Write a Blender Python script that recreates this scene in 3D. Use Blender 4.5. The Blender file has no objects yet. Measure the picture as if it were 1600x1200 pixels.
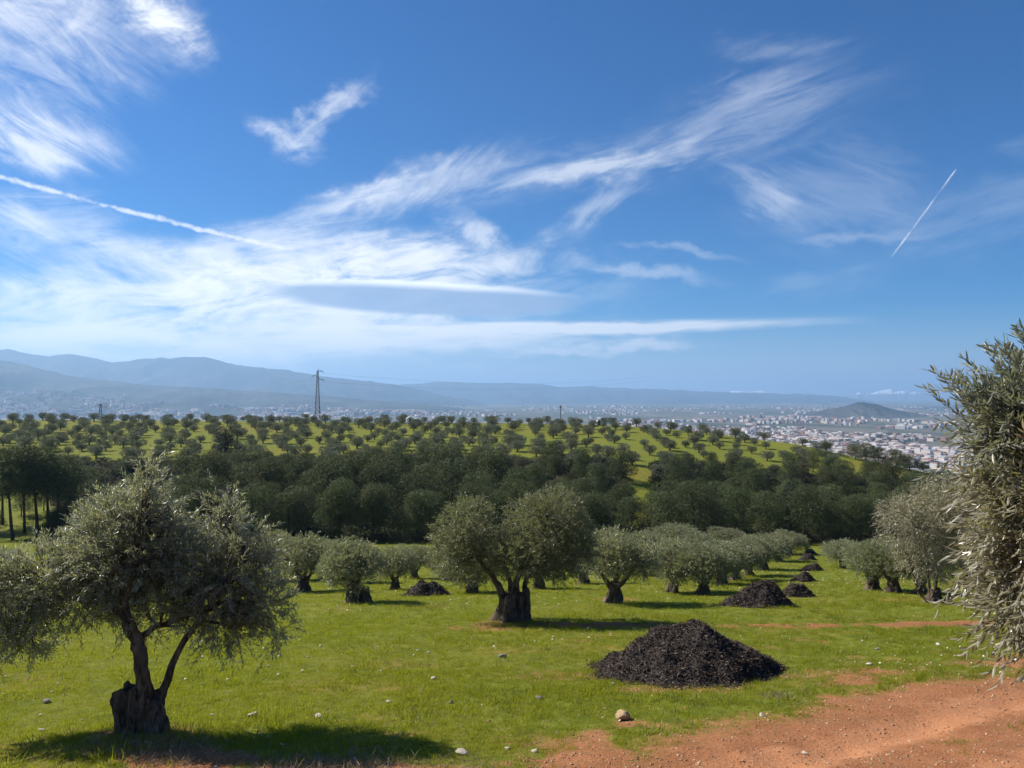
import bpy, math, random
import numpy as np
from mathutils import Vector

random.seed(7)
rng = np.random.default_rng(7)
R = math.radians
scene = bpy.context.scene
COL = scene.collection

# ------------------------------------------------------------------ camera, sky, sun, exposure
F = 1142.0                      # focal length in photograph pixels (1600 wide)
PITCH = math.atan(18.0 / F)
cam = bpy.data.cameras.new('camera')
cam.sensor_width = 36.0
cam.lens = 36.0 * F / 1600.0
cam.clip_start = 0.05
cam.clip_end = 200000.0
cam_o = bpy.data.objects.new('camera', cam)
COL.objects.link(cam_o)
cam_o.location = (0, 0, 0)
cam_o.rotation_euler = (math.pi / 2 + PITCH, 0, 0)
scene.camera = cam_o

SUN_AZ, SUN_EL = R(-67), R(41)   # azimuth from straight ahead (+Y), positive to the right
SUN_POWER, SKY_STRENGTH = 4.6, 0.10
EXPOSURE = 0.90
HAZE_DENSITY = 0.000084
sun_dir = Vector((math.sin(SUN_AZ) * math.cos(SUN_EL), math.cos(SUN_AZ) * math.cos(SUN_EL), math.sin(SUN_EL)))
sl = bpy.data.lights.new('sun', 'SUN')
sl.energy = SUN_POWER
sl.angle = R(0.53)
sl.color = (1.0, 0.93, 0.82)
so = bpy.data.objects.new('sun', sl)
COL.objects.link(so)
so.rotation_euler = sun_dir.to_track_quat('Z', 'Y').to_euler()

vs = scene.view_settings
vs.view_transform = 'Standard'
vs.look = 'None'
vs.exposure = EXPOSURE
vs.gamma = 1.0
vs.use_curve_mapping = False
scene.render.engine = 'CYCLES'
cy = scene.cycles
cy.use_denoising = True
cy.max_bounces = 6
cy.diffuse_bounces = 3
cy.glossy_bounces = 2
cy.transmission_bounces = 3
cy.volume_bounces = 1
cy.transparent_max_bounces = 8
cy.sample_clamp_indirect = 6.0
cy.use_adaptive_sampling = False

_cp, _sp = math.cos(PITCH), math.sin(PITCH)
def ray(px, py):
    u = (px - 800.0) / F
    v = (py - 600.0) / F
    return np.array((u, _cp + v * _sp, _sp - v * _cp))
def at(px, py, d):
    """world point seen at a photograph pixel, at depth d (metres forward)"""
    r = ray(px, py)
    return r * (d / r[1])
def azel(px, py):
    r = ray(px, py)
    return math.atan2(r[0], r[1]), math.atan2(r[2], math.hypot(r[0], r[1]))
def project(p):
    x, y, z = p[..., 0], p[..., 1], p[..., 2]
    fy = y * _cp + z * _sp
    fz = -y * _sp + z * _cp
    return 800 + F * x / fy, 600 - F * fz / fy

# ------------------------------------------------------------------ node helpers
class X:
    """a scalar socket with arithmetic"""
    def __init__(s, nt, sock): s.nt, s.s = nt, sock
    def m(s, op, *others, clamp=False):
        n = s.nt.nodes.new('ShaderNodeMath'); n.operation = op; n.use_clamp = clamp
        for i, o in enumerate((s,) + others):
            if isinstance(o, X): s.nt.links.new(o.s, n.inputs[i])
            else: n.inputs[i].default_value = float(o)
        return X(s.nt, n.outputs[0])
    def __add__(s, o): return s.m('ADD', o)
    def __sub__(s, o): return s.m('SUBTRACT', o)
    def __mul__(s, o): return s.m('MULTIPLY', o)
    def __truediv__(s, o): return s.m('DIVIDE', o)
    def rsub(s, k):
        n = s.nt.nodes.new('ShaderNodeMath'); n.operation = 'SUBTRACT'
        n.inputs[0].default_value = k; s.nt.links.new(s.s, n.inputs[1]); return X(s.nt, n.outputs[0])
    def step(s, lo, hi):
        n = s.nt.nodes.new('ShaderNodeMapRange'); n.interpolation_type = 'SMOOTHSTEP'
        n.inputs['From Min'].default_value = lo; n.inputs['From Max'].default_value = hi
        s.nt.links.new(s.s, n.inputs['Value']); return X(s.nt, n.outputs[0])
def node(nt, kind, **kw):
    n = nt.nodes.new(kind)
    for k, v in kw.items(): setattr(n, k, v)
    return n
def combine(nt, a, b, c=0.0):
    n = nt.nodes.new('ShaderNodeCombineXYZ')
    for i, v in enumerate((a, b, c)):
        if isinstance(v, X): nt.links.new(v.s, n.inputs[i])
        else: n.inputs[i].default_value = v
    return n.outputs[0]
def noise(nt, vec, scale, detail=4, rough=0.55, dist=0.0, lac=2.0):
    n = node(nt, 'ShaderNodeTexNoise')
    n.inputs['Scale'].default_value = scale; n.inputs['Detail'].default_value = detail
    n.inputs['Roughness'].default_value = rough; n.inputs['Distortion'].default_value = dist
    n.inputs['Lacunarity'].default_value = lac
    if vec is not None: nt.links.new(vec, n.inputs['Vector'])
    return X(nt, n.outputs['Fac'])
def mixc(nt, fac, a, b, blend='MIX'):
    n = node(nt, 'ShaderNodeMix', data_type='RGBA', blend_type=blend)
    n.clamp_factor = True
    for key, v in ((0, fac), (6, a), (7, b)):
        if isinstance(v, X): nt.links.new(v.s, n.inputs[key])
        elif isinstance(v, bpy.types.NodeSocket): nt.links.new(v, n.inputs[key])
        elif key == 0: n.inputs[0].default_value = v
        else: n.inputs[key].default_value = (v[0], v[1], v[2], 1)
    return n.outputs[2]
def mapping(nt, vec, scale=(1, 1, 1), rot=(0, 0, 0)):
    n = node(nt, 'ShaderNodeMapping')
    n.inputs['Scale'].default_value = scale; n.inputs['Rotation'].default_value = rot
    nt.links.new(vec, n.inputs['Vector']); return n.outputs[0]

# ------------------------------------------------------------------ the sky
world = bpy.data.worlds.new('World')
scene.world = world
world.use_nodes = True
def build_sky():
    nt = world.node_tree
    nt.nodes.clear()
    out = node(nt, 'ShaderNodeOutputWorld'); bg = node(nt, 'ShaderNodeBackground')
    bg.inputs['Strength'].default_value = SKY_STRENGTH
    nt.links.new(bg.outputs[0], out.inputs['Surface'])
    sky = node(nt, 'ShaderNodeTexSky', sky_type='NISHITA')
    sky.sun_disc = False
    sky.sun_elevation = SUN_EL; sky.sun_rotation = SUN_AZ
    sky.altitude = 900; sky.air_density = 1.0; sky.dust_density = 0.25; sky.ozone_density = 5.0
    tc = node(nt, 'ShaderNodeTexCoord')
    sep = node(nt, 'ShaderNodeSeparateXYZ'); nt.links.new(tc.outputs['Generated'], sep.inputs[0])
    x, y, z = (X(nt, sep.outputs[i]) for i in range(3))
    az = x.m('ARCTAN2', y)
    el = z.m('ARCSINE')
    zz = z.m('MAXIMUM', 0.0) + 0.05
    plane = combine(nt, x / zz, y / zz)                                # the high cloud sheet, seen in perspective
    ae = combine(nt, az, el)
    def streak(deg, along, across, dist=0.5, rough=0.68):
        v = mapping(nt, mapping(nt, ae, (1, 1, 1), (0, 0, R(-deg))), (along, across, 1))
        return noise(nt, v, 1.0, 11, rough, dist)
    fib = streak(13, 7, 42)
    fib2 = streak(38, 8, 34)
    fib3 = streak(-28, 8, 34)
    fluff = noise(nt, mapping(nt, mapping(nt, ae, (1, 1, 1), (0, 0, R(-22))), (15, 26, 1)), 1.0, 12, 0.71, 0.5)
    sheet = streak(7, 8, 26, 0.6, 0.68)
    lay = noise(nt, mapping(nt, ae, (5.0, 30.0, 1)), 1.6, 9, 0.6, 0.5)  # thin layers low over the horizon
    puff = noise(nt, ae, 42.0, 8, 0.62, 0.3)
    wa = noise(nt, mapping(nt, ae, (9, 14, 1)), 1.0, 6, 0.6)
    wb = noise(nt, mapping(nt, ae, (9.7, 13, 1), (0, 0, 0.9)), 1.0, 6, 0.6)
    azw = az + (wa - 0.5) * 0.13
    elw = el + (wb - 0.5) * 0.075
    puffw = noise(nt, ae, 75.0, 3, 0.55)
    clear = None
    def add(a):
        nonlocal clear
        t = a.rsub(1.0)
        clear = t if clear is None else clear * t
    def blob(p0, p1, w, warp=1.0):
        a0, a1 = azel(*p0), azel(*p1)
        ca, ce = (a0[0] + a1[0]) / 2, (a0[1] + a1[1]) / 2
        dx, dy = a1[0] - a0[0], a1[1] - a0[1]
        L = math.hypot(dx, dy) / 2
        c, s = dx / (2 * L), dy / (2 * L)
        W = w / F * math.cos(ca)
        sa, se = (azw, elw) if warp else (az, el)
        qa, qe = sa - ca, se - ce
        l = (qa * c + qe * s) * (1 / L)
        t = (qe * c - qa * s) * (1 / W)
        return l, t
    def cloud(p0, p1, w, strength, n, lo=0.10, hi=0.75, warp=1.0):
        l, t = blob(p0, p1, w, warp)
        g = ((l * l + t * t) * -0.9).m('EXPONENT')
        v = g * ((n - 0.22) * 1.9)
        add(v.step(lo, hi) * strength)
    # broad bright sheet, left of centre
    cloud((-260, 505), (860, 455), 88, 0.93, sheet, 0.06, 0.66)
    cloud((170, 430), (860, 398), 44, 0.85, sheet, 0.08, 0.62)
    cloud((-200, 525), (800, 538), 34, 0.80, lay, 0.04, 0.60)
    cloud((230, 395), (640, 360), 44, 0.50, fib, 0.10, 0.70)
    cloud((-100, 440), (420, 420), 60, 0.45, fib3, 0.12, 0.75)
    # top left veil and patches
    cloud((-150, 60), (250, 60), 100, 0.42, fib3, 0.08, 0.75)
    cloud((-100, 10), (200, 20), 60, 0.45, fluff, 0.10, 0.80)
    cloud((190, -20), (310, 62), 44, 0.80, fluff, 0.04, 0.66)
    cloud((-120, 165), (180, 245), 46, 0.68, fib3, 0.06, 0.66)
    cloud((-80, 335), (130, 375), 44, 0.48, fib3, 0.10, 0.75)
    cloud((-60, 300), (260, 400), 60, 0.32, fib, 0.12, 0.75)
    # v-shaped wisp
    cloud((395, 205), (500, 228), 26, 0.52, fluff, 0.10, 0.75)
    cloud((440, 232), (570, 120), 17, 0.46, fib2, 0.06, 0.70)
    # middle arcs
    cloud((470, 330), (650, 285), 17, 0.42, fib, 0.06, 0.62)
    cloud((500, 335), (790, 240), 32, 0.46, fib2, 0.08, 0.72)
    cloud((600, 300), (1120, 215), 34, 0.26, fib, 0.06, 0.72)
    cloud((690, 335), (800, 400), 34, 0.56, fluff, 0.10, 0.66)
    cloud((800, 285), (1110, 232), 15, 0.46, fib, 0.04, 0.62)
    cloud((860, 370), (1030, 262), 22, 0.36, fib2, 0.06, 0.66)
    cloud((1020, 232), (1350, 130), 58, 0.30, fib, 0.05, 0.78)
    cloud((1100, 150), (1220, 130), 30, 0.14, fib, 0.10, 0.70)
    cloud((1130, 78), (1320, 62), 22, 0.17, fib, 0.08, 0.70)
    cloud((1120, 275), (1250, 330), 34, 0.40, fib3, 0.04, 0.70)
    cloud((1150, 300), (1450, 310), 84, 0.20, fib3, 0.04, 0.75)
    cloud((1230, 378), (1460, 362), 11, 0.28, lay, 0.04, 0.66)
    cloud((1380, 370), (1660, 310), 54, 0.17, fib, 0.04, 0.70)
    cloud((1540, 240), (1640, 230), 18, 0.10, fib, 0.05, 0.65)
    cloud((1180, 460), (1380, 430), 22, 0.14, fib, 0.05, 0.70)
    cloud((920, 408), (1110, 440), 11, 0.32, fib3, 0.04, 0.62)
    cloud((980, 378), (1150, 402), 8, 0.24, fib3, 0.04, 0.62)
    # low layers over the far range
    cloud((540, 513), (1145, 508), 9, 0.95, lay, 0.02, 0.30, 0)
    cloud((400, 528), (980, 528), 16, 0.75, lay, 0.04, 0.55, 0)
    cloud((800, 553), (1090, 538), 10, 0.66, lay, 0.05, 0.50)
    cloud((-300, 580), (420, 568), 16, 0.55, lay, 0.04, 0.60)
    cloud((560, 570), (900, 585), 7, 0.26, lay, 0.05, 0.60)
    cloud((1290, 583), (1345, 583), 9, 0.20, lay, 0.02, 0.5)
    cloud((1360, 572), (1410, 572), 3, 0.14, lay, 0.02, 0.5)
    # thin cirrus carried on over the rest of the dome
    rest = fib.step(0.50, 0.85) * 0.30
    away = (az.m('ABSOLUTE')).step(0.62, 0.95)
    add(rest * away)
    # contrails: narrow bands on the sky
    def trail(p0, p1, w, strength, fray):
        l, t = blob(p0, p1, w, 0)
        t = t + (puffw - 0.5) * fray
        g = (t * t * -1.2).m('EXPONENT') * (l.m('ABSOLUTE')).step(1.0, 0.86)
        v = g * ((puff - 0.25) * 2.0)
        add(v.step(0.08, 0.60) * strength)
    trail((-60, 258), (480, 396), 4.6, 0.62, 2.0)
    trail((1388, 408), (1498, 258), 1.6, 0.70, 1.2)
    alpha = clear.rsub(1.0)
    # lens-shaped cloud: shaded belly below a bright rim
    l, t = blob((400, 452), (925, 474), 27, 0)
    q = l * l + t * t
    body = (q + (lay - 0.5) * 0.5).step(1.15, 0.55)
    rim = (t + (lay - 0.5) * 0.3 - (l * l) * -0.25) .step(0.40, 1.05)
    cl = 6.4
    white = (cl * 0.97, cl * 0.985, cl)
    glow = mixc(nt, (az.m('ABSOLUTE') * 0.0 + (az + 0.45).m('ABSOLUTE')).step(0.0, 0.95), (cl * 1.12, cl * 1.1, cl * 1.06), (cl * 0.80, cl * 0.84, cl * 0.90))
    hv = node(nt, 'ShaderNodeHueSaturation'); hv.inputs['Saturation'].default_value = 1.72; hv.inputs['Hue'].default_value = 0.508; hv.inputs['Value'].default_value = 0.54
    nt.links.new(sky.outputs[0], hv.inputs['Color'])
    c = mixc(nt, alpha, hv.outputs[0], glow)
    lens = mixc(nt, rim, (cl * 0.27, cl * 0.39, cl * 0.60), (cl * 1.45, cl * 1.44, cl * 1.40))
    c = mixc(nt, body * 0.9, c, lens)
    nt.links.new(c, bg.inputs['Color'])
build_sky()
world.cycles.sampling_method = 'MANUAL'
world.cycles.sample_map_resolution = 512

# ------------------------------------------------------------------ numeric noise
def _hash(ix, iy, seed):
    h = (ix.astype(np.int64) * 374761393 + iy.astype(np.int64) * 668265263 + seed * 974634721) & 0xFFFFFFFF
    h = ((h ^ (h >> 13)) * 1274126177) & 0xFFFFFFFF
    return ((h ^ (h >> 16)) & 0xFFFF) / 65535.0
def vnoise(x, y, seed=0):
    x = np.asarray(x, float); y = np.asarray(y, float)
    ix, iy = np.floor(x), np.floor(y)
    fx, fy = x - ix, y - iy
    fx = fx * fx * fx * (fx * (fx * 6 - 15) + 10); fy = fy * fy * fy * (fy * (fy * 6 - 15) + 10)
    a, b = _hash(ix, iy, seed), _hash(ix + 1, iy, seed)
    c, d = _hash(ix, iy + 1, seed), _hash(ix + 1, iy + 1, seed)
    return (a * (1 - fx) + b * fx) * (1 - fy) + (c * (1 - fx) + d * fx) * fy - 0.5
def fbm(x, y, octv=4, seed=0, gain=0.5):
    s, a = 0, 1.0
    for o in range(octv):
        s = s + a * vnoise(x * 2 ** o + 17.3 * o, y * 2 ** o - 9.1 * o, seed + o); a *= gain
    return s
def sstep(a, b, v):
    t = np.clip((v - a) / (b - a), 0, 1); return t * t * (3 - 2 * t)

# ------------------------------------------------------------------ mesh helpers
class MB:
    """collects vertices and triangles/quads, with a material index and a tint per vertex"""
    def __init__(s): s.v, s.f3, s.m3, s.f4, s.m4, s.t, s.n = [], [], [], [], [], [], 0
    def add(s, V, F, mat=0, tint=None):
        V = np.asarray(V, float).reshape(-1, 3); F = np.asarray(F, np.int64)
        if F.shape[1] == 3: s.f3.append(F + s.n); s.m3.append(np.full(len(F), mat))
        else: s.f4.append(F + s.n); s.m4.append(np.full(len(F), mat))
        s.v.append(V); s.t.append(np.full(len(V), 0.5) if tint is None else np.broadcast_to(tint, (len(V),)).astype(float))
        s.n += len(V)
    def mesh(s, name, mats, smooth=False):
        V = np.concatenate(s.v); T = np.concatenate(s.t)
        f3 = np.concatenate(s.f3) if s.f3 else np.zeros((0, 3), np.int64)
        f4 = np.concatenate(s.f4) if s.f4 else np.zeros((0, 4), np.int64)
        mi = np.concatenate(s.m3 + s.m4).astype(np.int32)
        me = bpy.data.meshes.new(name)
        me.vertices.add(len(V)); me.vertices.foreach_set('co', V.astype(np.float32).ravel())
        nl = f3.size + f4.size
        me.loops.add(nl); me.loops.foreach_set('vertex_index', np.concatenate([f3.ravel(), f4.ravel()]).astype(np.int32))
        me.polygons.add(len(f3) + len(f4))
        st = np.concatenate([np.arange(len(f3)) * 3, f3.size + np.arange(len(f4)) * 4]).astype(np.int32)
        me.polygons.foreach_set('loop_start', st)
        for m in (mats if isinstance(mats, (list, tuple)) else [mats]): me.materials.append(m)
        me.polygons.foreach_set('material_index', mi)
        me.polygons.foreach_set('use_smooth', np.full(len(mi), bool(smooth)))
        at_ = me.attributes.new('tint', 'FLOAT', 'POINT'); at_.data.foreach_set('value', T.astype(np.float32))
        me.update(calc_edges=True)
        return me
    def build(s, name, mats, parent=None, smooth=False):
        return link(name, s.mesh(name, mats, smooth), parent)
def link(name, data, parent=None, loc=None):
    o = bpy.data.objects.new(name, data); COL.objects.link(o)
    if parent is not None: o.parent = parent
    if loc is not None: o.location = loc
    return o
def tag(o, label=None, cat=None, group=None, kind=None):
    if label: o['label'] = label
    if cat: o['category'] = cat
    if group: o['group'] = group
    if kind: o['kind'] = kind
    return o
def thing(name, label, cat, loc, rz=0.0, group=None):
    o = link(name, None, None, loc); o.rotation_euler = (0, 0, rz); o.empty_display_size = 0.2
    return tag(o, label, cat, group)
def dup(root, loc, rz, scale, label, group=None):
    r = root.copy(); COL.objects.link(r)
    r.location = loc; r.rotation_euler = (0, 0, rz); r.scale = scale; r['label'] = label
    if group: r['group'] = group
    for ch in root.children:
        c = ch.copy(); COL.objects.link(c); c.parent = r
        for g in ch.children:
            d = g.copy(); COL.objects.link(d); d.parent = c
    return r
def nrm(v): return v / np.maximum(np.linalg.norm(v, axis=-1, keepdims=True), 1e-9)
def spline(pts, n):
    """smooth curve through points"""
    pts = np.asarray(pts, float)
    if len(pts) < 3:
        t = np.linspace(0, 1, n)[:, None]; return pts[0] * (1 - t) + pts[-1] * t
    P = np.vstack([2 * pts[0] - pts[1], pts, 2 * pts[-1] - pts[-2]])
    u = np.linspace(0, len(pts) - 1 - 1e-6, n); i = u.astype(int); f = (u - i)[:, None]
    a, b, c, d = P[i], P[i + 1], P[i + 2], P[i + 3]
    return 0.5 * (2 * b + (c - a) * f + (2 * a - 5 * b + 4 * c - d) * f ** 2 + (3 * b - a - 3 * c + d) * f ** 3)
def tube(mb, pts, rad, sides=8, rough=0.0, mat=0, seed=0, tint=0.5, cap=True):
    pts = np.asarray(pts, float); n = len(pts)
    rad = np.broadcast_to(np.asarray(rad, float), (n,))
    tan = nrm(np.gradient(pts, axis=0))
    ref = np.array((0.31, 0.94, 0.12)) if abs(tan[:, 1]).max() < 0.92 else np.array((0.95, 0.1, 0.3))
    a = nrm(np.cross(tan, ref)); b = np.cross(tan, a)
    th = np.linspace(0, 2 * np.pi, sides, endpoint=False)
    rr = rad[:, None] * np.ones(sides)
    if rough:
        T, I = np.meshgrid(th, np.arange(n))
        rr = rr * (1 + rough * (fbm(np.cos(T) * 1.7 + seed, I * 0.45 + np.sin(T) * 1.7, 3, seed) * 1.6))
    V = pts[:, None] + rr[..., None] * (np.cos(th)[None, :, None] * a[:, None] + np.sin(th)[None, :, None] * b[:, None])
    i = np.arange(n - 1)[:, None] * sides; j = np.arange(sides)[None]; k = (j + 1) % sides
    Fq = np.stack([i + j, i + k, i + k + sides, i + j + sides], -1).reshape(-1, 4)
    mb.add(V, Fq, mat, tint)
    if cap:
        c = np.vstack([V[-1], pts[-1:] + tan[-1:] * rad[-1] * 0.3])
        mb.add(c, [(q, (q + 1) % sides, sides) for q in range(sides)], mat, tint)

# ------------------------------------------------------------------ terrain
_py = np.array([-60, 0, 3, 8, 9.7, 13.7, 22.3, 30.5, 36, 47, 57, 70, 83, 92, 100, 110, 118], float)
_pz = np.array([-2.0, -1.75, -2.6, -4.1, -4.44, -5.24, -6.96, -8.6, -9.7, -12.0, -13.7, -15.8, -17.7, -18.9, -19.9, -20.7, -20.6])
_dy = np.linspace(-60, 118, 900)
_dz = np.interp(_dy, _py, _pz)
_k = np.exp(-np.linspace(-2, 2, 21) ** 2); _k /= _k.sum()
_dz = np.convolve(np.pad(_dz, 10, mode='edge'), _k, mode='valid')
_ca = (np.array([-300, 0, 300, 600, 800, 950, 1000, 1100, 1180, 1250, 1300, 1400, 1470, 1700]) - 800) / F
_cyy = np.array([655, 656, 657, 660, 661, 664, 667, 675, 686, 695, 706, 729, 742, 775.0])        # skyline of the far hill
_cd = np.array([258, 262, 262, 256, 250, 240, 234, 220, 205, 192, 184, 172, 166, 160.0])
_ct = (_cyy - 618) / F
_sz = np.array([-15.0, -14.6, -14.2, -13.8, -13.6, -13.8, -14.0, -14.9, -16.0, -16.7, -17.0, -17.4, -17.9, -19.0])
PLAIN_Z = -150.0
def height(x, y, detail=True):
    x = np.asarray(x, float); y = np.asarray(y, float)
    a = np.clip(x / np.maximum(y, 20.0), -0.9, 0.9)
    near = np.interp(np.clip(y, -60, 118), _dy, _dz)
    tc = np.interp(a, _ca, _ct); dc = np.interp(a, _ca, _cd); zc = -tc * dc
    zs = np.interp(a, _ca, _sz)
    up1 = -20.6 + (zs + 20.6) * sstep(112, 158, y) 
    w = np.clip((y - 132) / np.maximum(dc - 132, 1), 0, 1)
    lin = zs + (zc - zs) * np.clip((y - 150) / np.maximum(dc - 150, 1), 0, 1)
    hill = np.where(y < 150, up1 * (1 - sstep(130, 158, y)) + lin * sstep(130, 158, y), lin)
    hill = up1 * (1 - sstep(126, 162, y)) + lin * sstep(126, 162, y)
    over = np.maximum(y - dc, 0)
    lim = 180.0
    fall = tc * over + np.where(over < lim, 0.0009 * over ** 2, 0.0009 * lim ** 2 + 0.33 * (over - lim))
    hill = np.where(y > dc, zc - fall, hill)
    z = np.where(y < 118, near, hill)
    z = np.maximum(z, PLAIN_Z + 0.0 * y)
    if detail:
        r = np.hypot(x, y)
        fade = 1 - sstep(120, 300, r)
        z = z + fade * (0.22 * fbm(x / 9, y / 9, 2, 3) + 0.07 * fbm(x / 1.6, y / 1.6, 3, 5) * (1 - sstep(40, 90, r)))
        z = z + (1 - sstep(20, 40, r)) * 0.028 * fbm(x / 0.35, y / 0.35, 2, 9)
        # ruts across the meadow and wheel marks of the track
        wob = 0.5 * fbm(x / 5, y * 0 + 3.3, 3, 21)
        for yc, dep in ((21.9, 0.10), (23.3, 0.07)):
            s = sstep(-2, 2.5, x) * (1 - sstep(13, 18, x))
            q = (y - yc - wob - 0.02 * x) / 0.28
            z = z - dep * s * np.exp(-q * q) + 0.5 * dep * s * np.exp(-((np.abs(q) - 2.0) ** 2))
        e = edge_dist(x, y)
        for ec in (-1.1, -2.9):
            z = z - 0.085 * (1 + .5 * fbm(x / .8, y / .8, 2, 44)) * np.exp(-((e - ec) / 0.3) ** 2) * (1 - sstep(20, 30, r))
        # foot of the first heap and of the first tree sit a little high
        z = z + 0.14 * np.exp(-(((x + 4.9) / 1.2) ** 2 + ((y - 9.6) / 0.9) ** 2))
        z = z + sstep(300, 3000, r) * 14 * fbm(x / 1500, y / 1500, 3, 31)
    return z
_ex = np.array([-30, -4.0, -1.2, 0.42, 2.2, 4.3, 7.0, 10.3, 16, 40.0])
_ey = np.array([-6, 5.0, 6.9, 8.0, 9.3, 10.7, 12.5, 14.5, 17.5, 29.0])
TREE_FEET = [(-4.87, 9.6, .9), (0.0, 22.0, 1.3), (4.7, 33.0, 1.2), (17.0, 32.0, 1.2)]
def edge_dist(x, y):
    """signed metres beyond the upper edge of the dirt track (negative on the track)"""
    return (y - np.interp(x, _ex, _ey)) * 0.82
def bare(x, y):
    """how bare of grass the earth is, 0..1"""
    e = edge_dist(x, y) + 0.9 * fbm(x / 2.2, y / 2.2, 4, 41)
    m = 1 - sstep(-0.9, 1.1, e) * .85
    m = np.where(e > 1.1, .15 * (1 - sstep(1.1, 4.0, e)), m)
    verge = (1 - sstep(0.2, 4.4, e)) * sstep(-0.25, 0.40, fbm(x / 0.9, y / 0.9, 4, 43)) * 0.8
    m = np.maximum(m, verge)
    wob = 0.5 * fbm(x / 5, y * 0 + 3.3, 3, 21)
    s = sstep(-3, 3, x) * (1 - sstep(14, 19, x))
    q = (y - 22.5 - wob - 0.02 * x) / 1.1
    m = np.maximum(m, 0.85 * s * np.exp(-q * q * 1.4) * sstep(-0.45, 0.12, fbm(x / 1.3, y / 0.5, 3, 47)))
    # worn patches in the turf
    far = 1 - sstep(16, 34, y)
    m = np.maximum(m, far * 0.48 * sstep(0.0, 0.42, fbm(x / 1.9, y / 1.2, 4, 51)) * sstep(-8, 0, x))
    m = np.maximum(m, 0.36 * sstep(0.10, 0.48, fbm(x / 3.1, y / 2.2, 4, 57)) * (1 - sstep(40, 60, y)))
    for cx, cy_, rx, ry, k in ((3.1, 13.2, 1.6, .5, .6), (6.5, 14.2, 2.6, .5, .5), (-4.0, 8.7, 1.0, .5, .8), (-2.3, 8.25, 1.6, .45, .8), (5.2, 17.8, 1.0, .45, .7), (-0.3, 21.6, 1.6, .6, .6)):
        q = ((x - cx) / rx) ** 2 + ((y - cy_) / ry) ** 2 + 1.3 * fbm(x / .6, y / .6, 3, 61)
        m = np.maximum(m, k * (1 - sstep(0.1, 1.6, q)))
    # worn earth round the feet of the trees
    for cx, cy_, rr_ in TREE_FEET:
        q = ((x - cx) / rr_) ** 2 + ((y - cy_) / rr_) ** 2 + 1.0 * fbm(x / .5, y / .5, 3, 63)
        m = np.maximum(m, .55 * (1 - sstep(0.2, 1.6, q)))
    # bank between the pines
    q = ((x - 22) / 9) ** 2 + ((y - 122) / 9) ** 2
    m = np.maximum(m, 0.8 * np.exp(-q) * sstep(-0.2, 0.3, fbm(x / 6, y / 3, 3, 67)))
    m = np.where(y > 135, .10 + 0.27 * sstep(-0.15, 0.5, fbm(x / 22, y / 9, 5, 71)), m)
    return np.clip(m, 0, 1)
def litter(x, y):
    """needle litter and scrub under the pine wood, 0..1"""
    px = 800 + F * x / np.maximum(y, 20.0)
    m = sstep(97, 102, y) * (1 - sstep(148, 160, y))
    gap = np.maximum(sstep(965, 980, px) * (1 - sstep(1015, 1030, px)) * sstep(108, 114, y), 1 - sstep(60, 110, px))
    return m * (1 - gap)
def on_ground(px, py):
    """point of the ground seen at a photograph pixel"""
    d = np.concatenate([np.arange(6, 130, 0.05), np.arange(130, 420, 0.25)])
    r = ray(px, py); P = r[None] * (d / r[1])[:, None]
    g = height(P[:, 0], P[:, 1], False)
    i = int(np.argmax(P[:, 2] <= g))
    x, y = P[i, 0], P[i, 1]
    return np.array((x, y, float(height(x, y))))
def gz(x, y): return float(height(np.array(x), np.array(y)))

# ------------------------------------------------------------------ materials
def new_mat(name):
    m = bpy.data.materials.new(name); m.use_nodes = True
    nt = m.node_tree; nt.nodes.clear()
    out = node(nt, 'ShaderNodeOutputMaterial')
    return m, nt, out
def principled(nt, rough=0.7, spec=0.3):
    b = node(nt, 'ShaderNodeBsdfPrincipled'); b.inputs['Roughness'].default_value = rough
    b.inputs['Specular IOR Level'].default_value = spec; return b
def setc(nt, sock, v):
    if isinstance(v, X): nt.links.new(v.s, sock)
    elif isinstance(v, bpy.types.NodeSocket): nt.links.new(v, sock)
    else: sock.default_value = (v[0], v[1], v[2], 1)
def bump(nt, b, h, strength, dist=0.02):
    n = node(nt, 'ShaderNodeBump'); n.inputs['Strength'].default_value = strength; n.inputs['Distance'].default_value = dist
    nt.links.new(h.s, n.inputs['Height']); nt.links.new(n.outputs[0], b.inputs['Normal'])
def objco(nt): return node(nt, 'ShaderNodeTexCoord').outputs['Object']
def attr(nt, name):
    a = node(nt, 'ShaderNodeAttribute'); a.attribute_name = name; return X(nt, a.outputs['Fac'])

def leaf_mat(name, top, top2, under, trans, tw=0.28, rough=0.42, spec=0.5, yellow=None):
    m, nt, out = new_mat(name)
    t = attr(nt, 'tint')
    geo = node(nt, 'ShaderNodeNewGeometry')
    oi = node(nt, 'ShaderNodeObjectInfo')
    c = mixc(nt, t, top, top2)
    if yellow: c = mixc(nt, t.step(0.80, 0.97), c, yellow)
    c = mixc(nt, X(nt, geo.outputs['Backfacing']) * 0.85, c, under)
    hv = node(nt, 'ShaderNodeHueSaturation'); nt.links.new(c, hv.inputs['Color'])
    nt.links.new((X(nt, oi.outputs['Random']) * 0.55 + 0.72).s, hv.inputs['Value'])
    nt.links.new((X(nt, oi.outputs['Random']).m('MULTIPLY', 7.31).m('FRACT') * 0.04 + 0.474).s, hv.inputs['Hue'])
    b = principled(nt, rough, spec); nt.links.new(hv.outputs[0], b.inputs['Base Color'])
    tr = node(nt, 'ShaderNodeBsdfTranslucent'); setc(nt, tr.inputs[0], trans)
    mx = node(nt, 'ShaderNodeMixShader'); mx.inputs[0].default_value = tw
    nt.links.new(b.outputs[0], mx.inputs[1]); nt.links.new(tr.outputs[0], mx.inputs[2]); nt.links.new(mx.outputs[0], out.inputs[0])
    return m
M = {}
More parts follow.
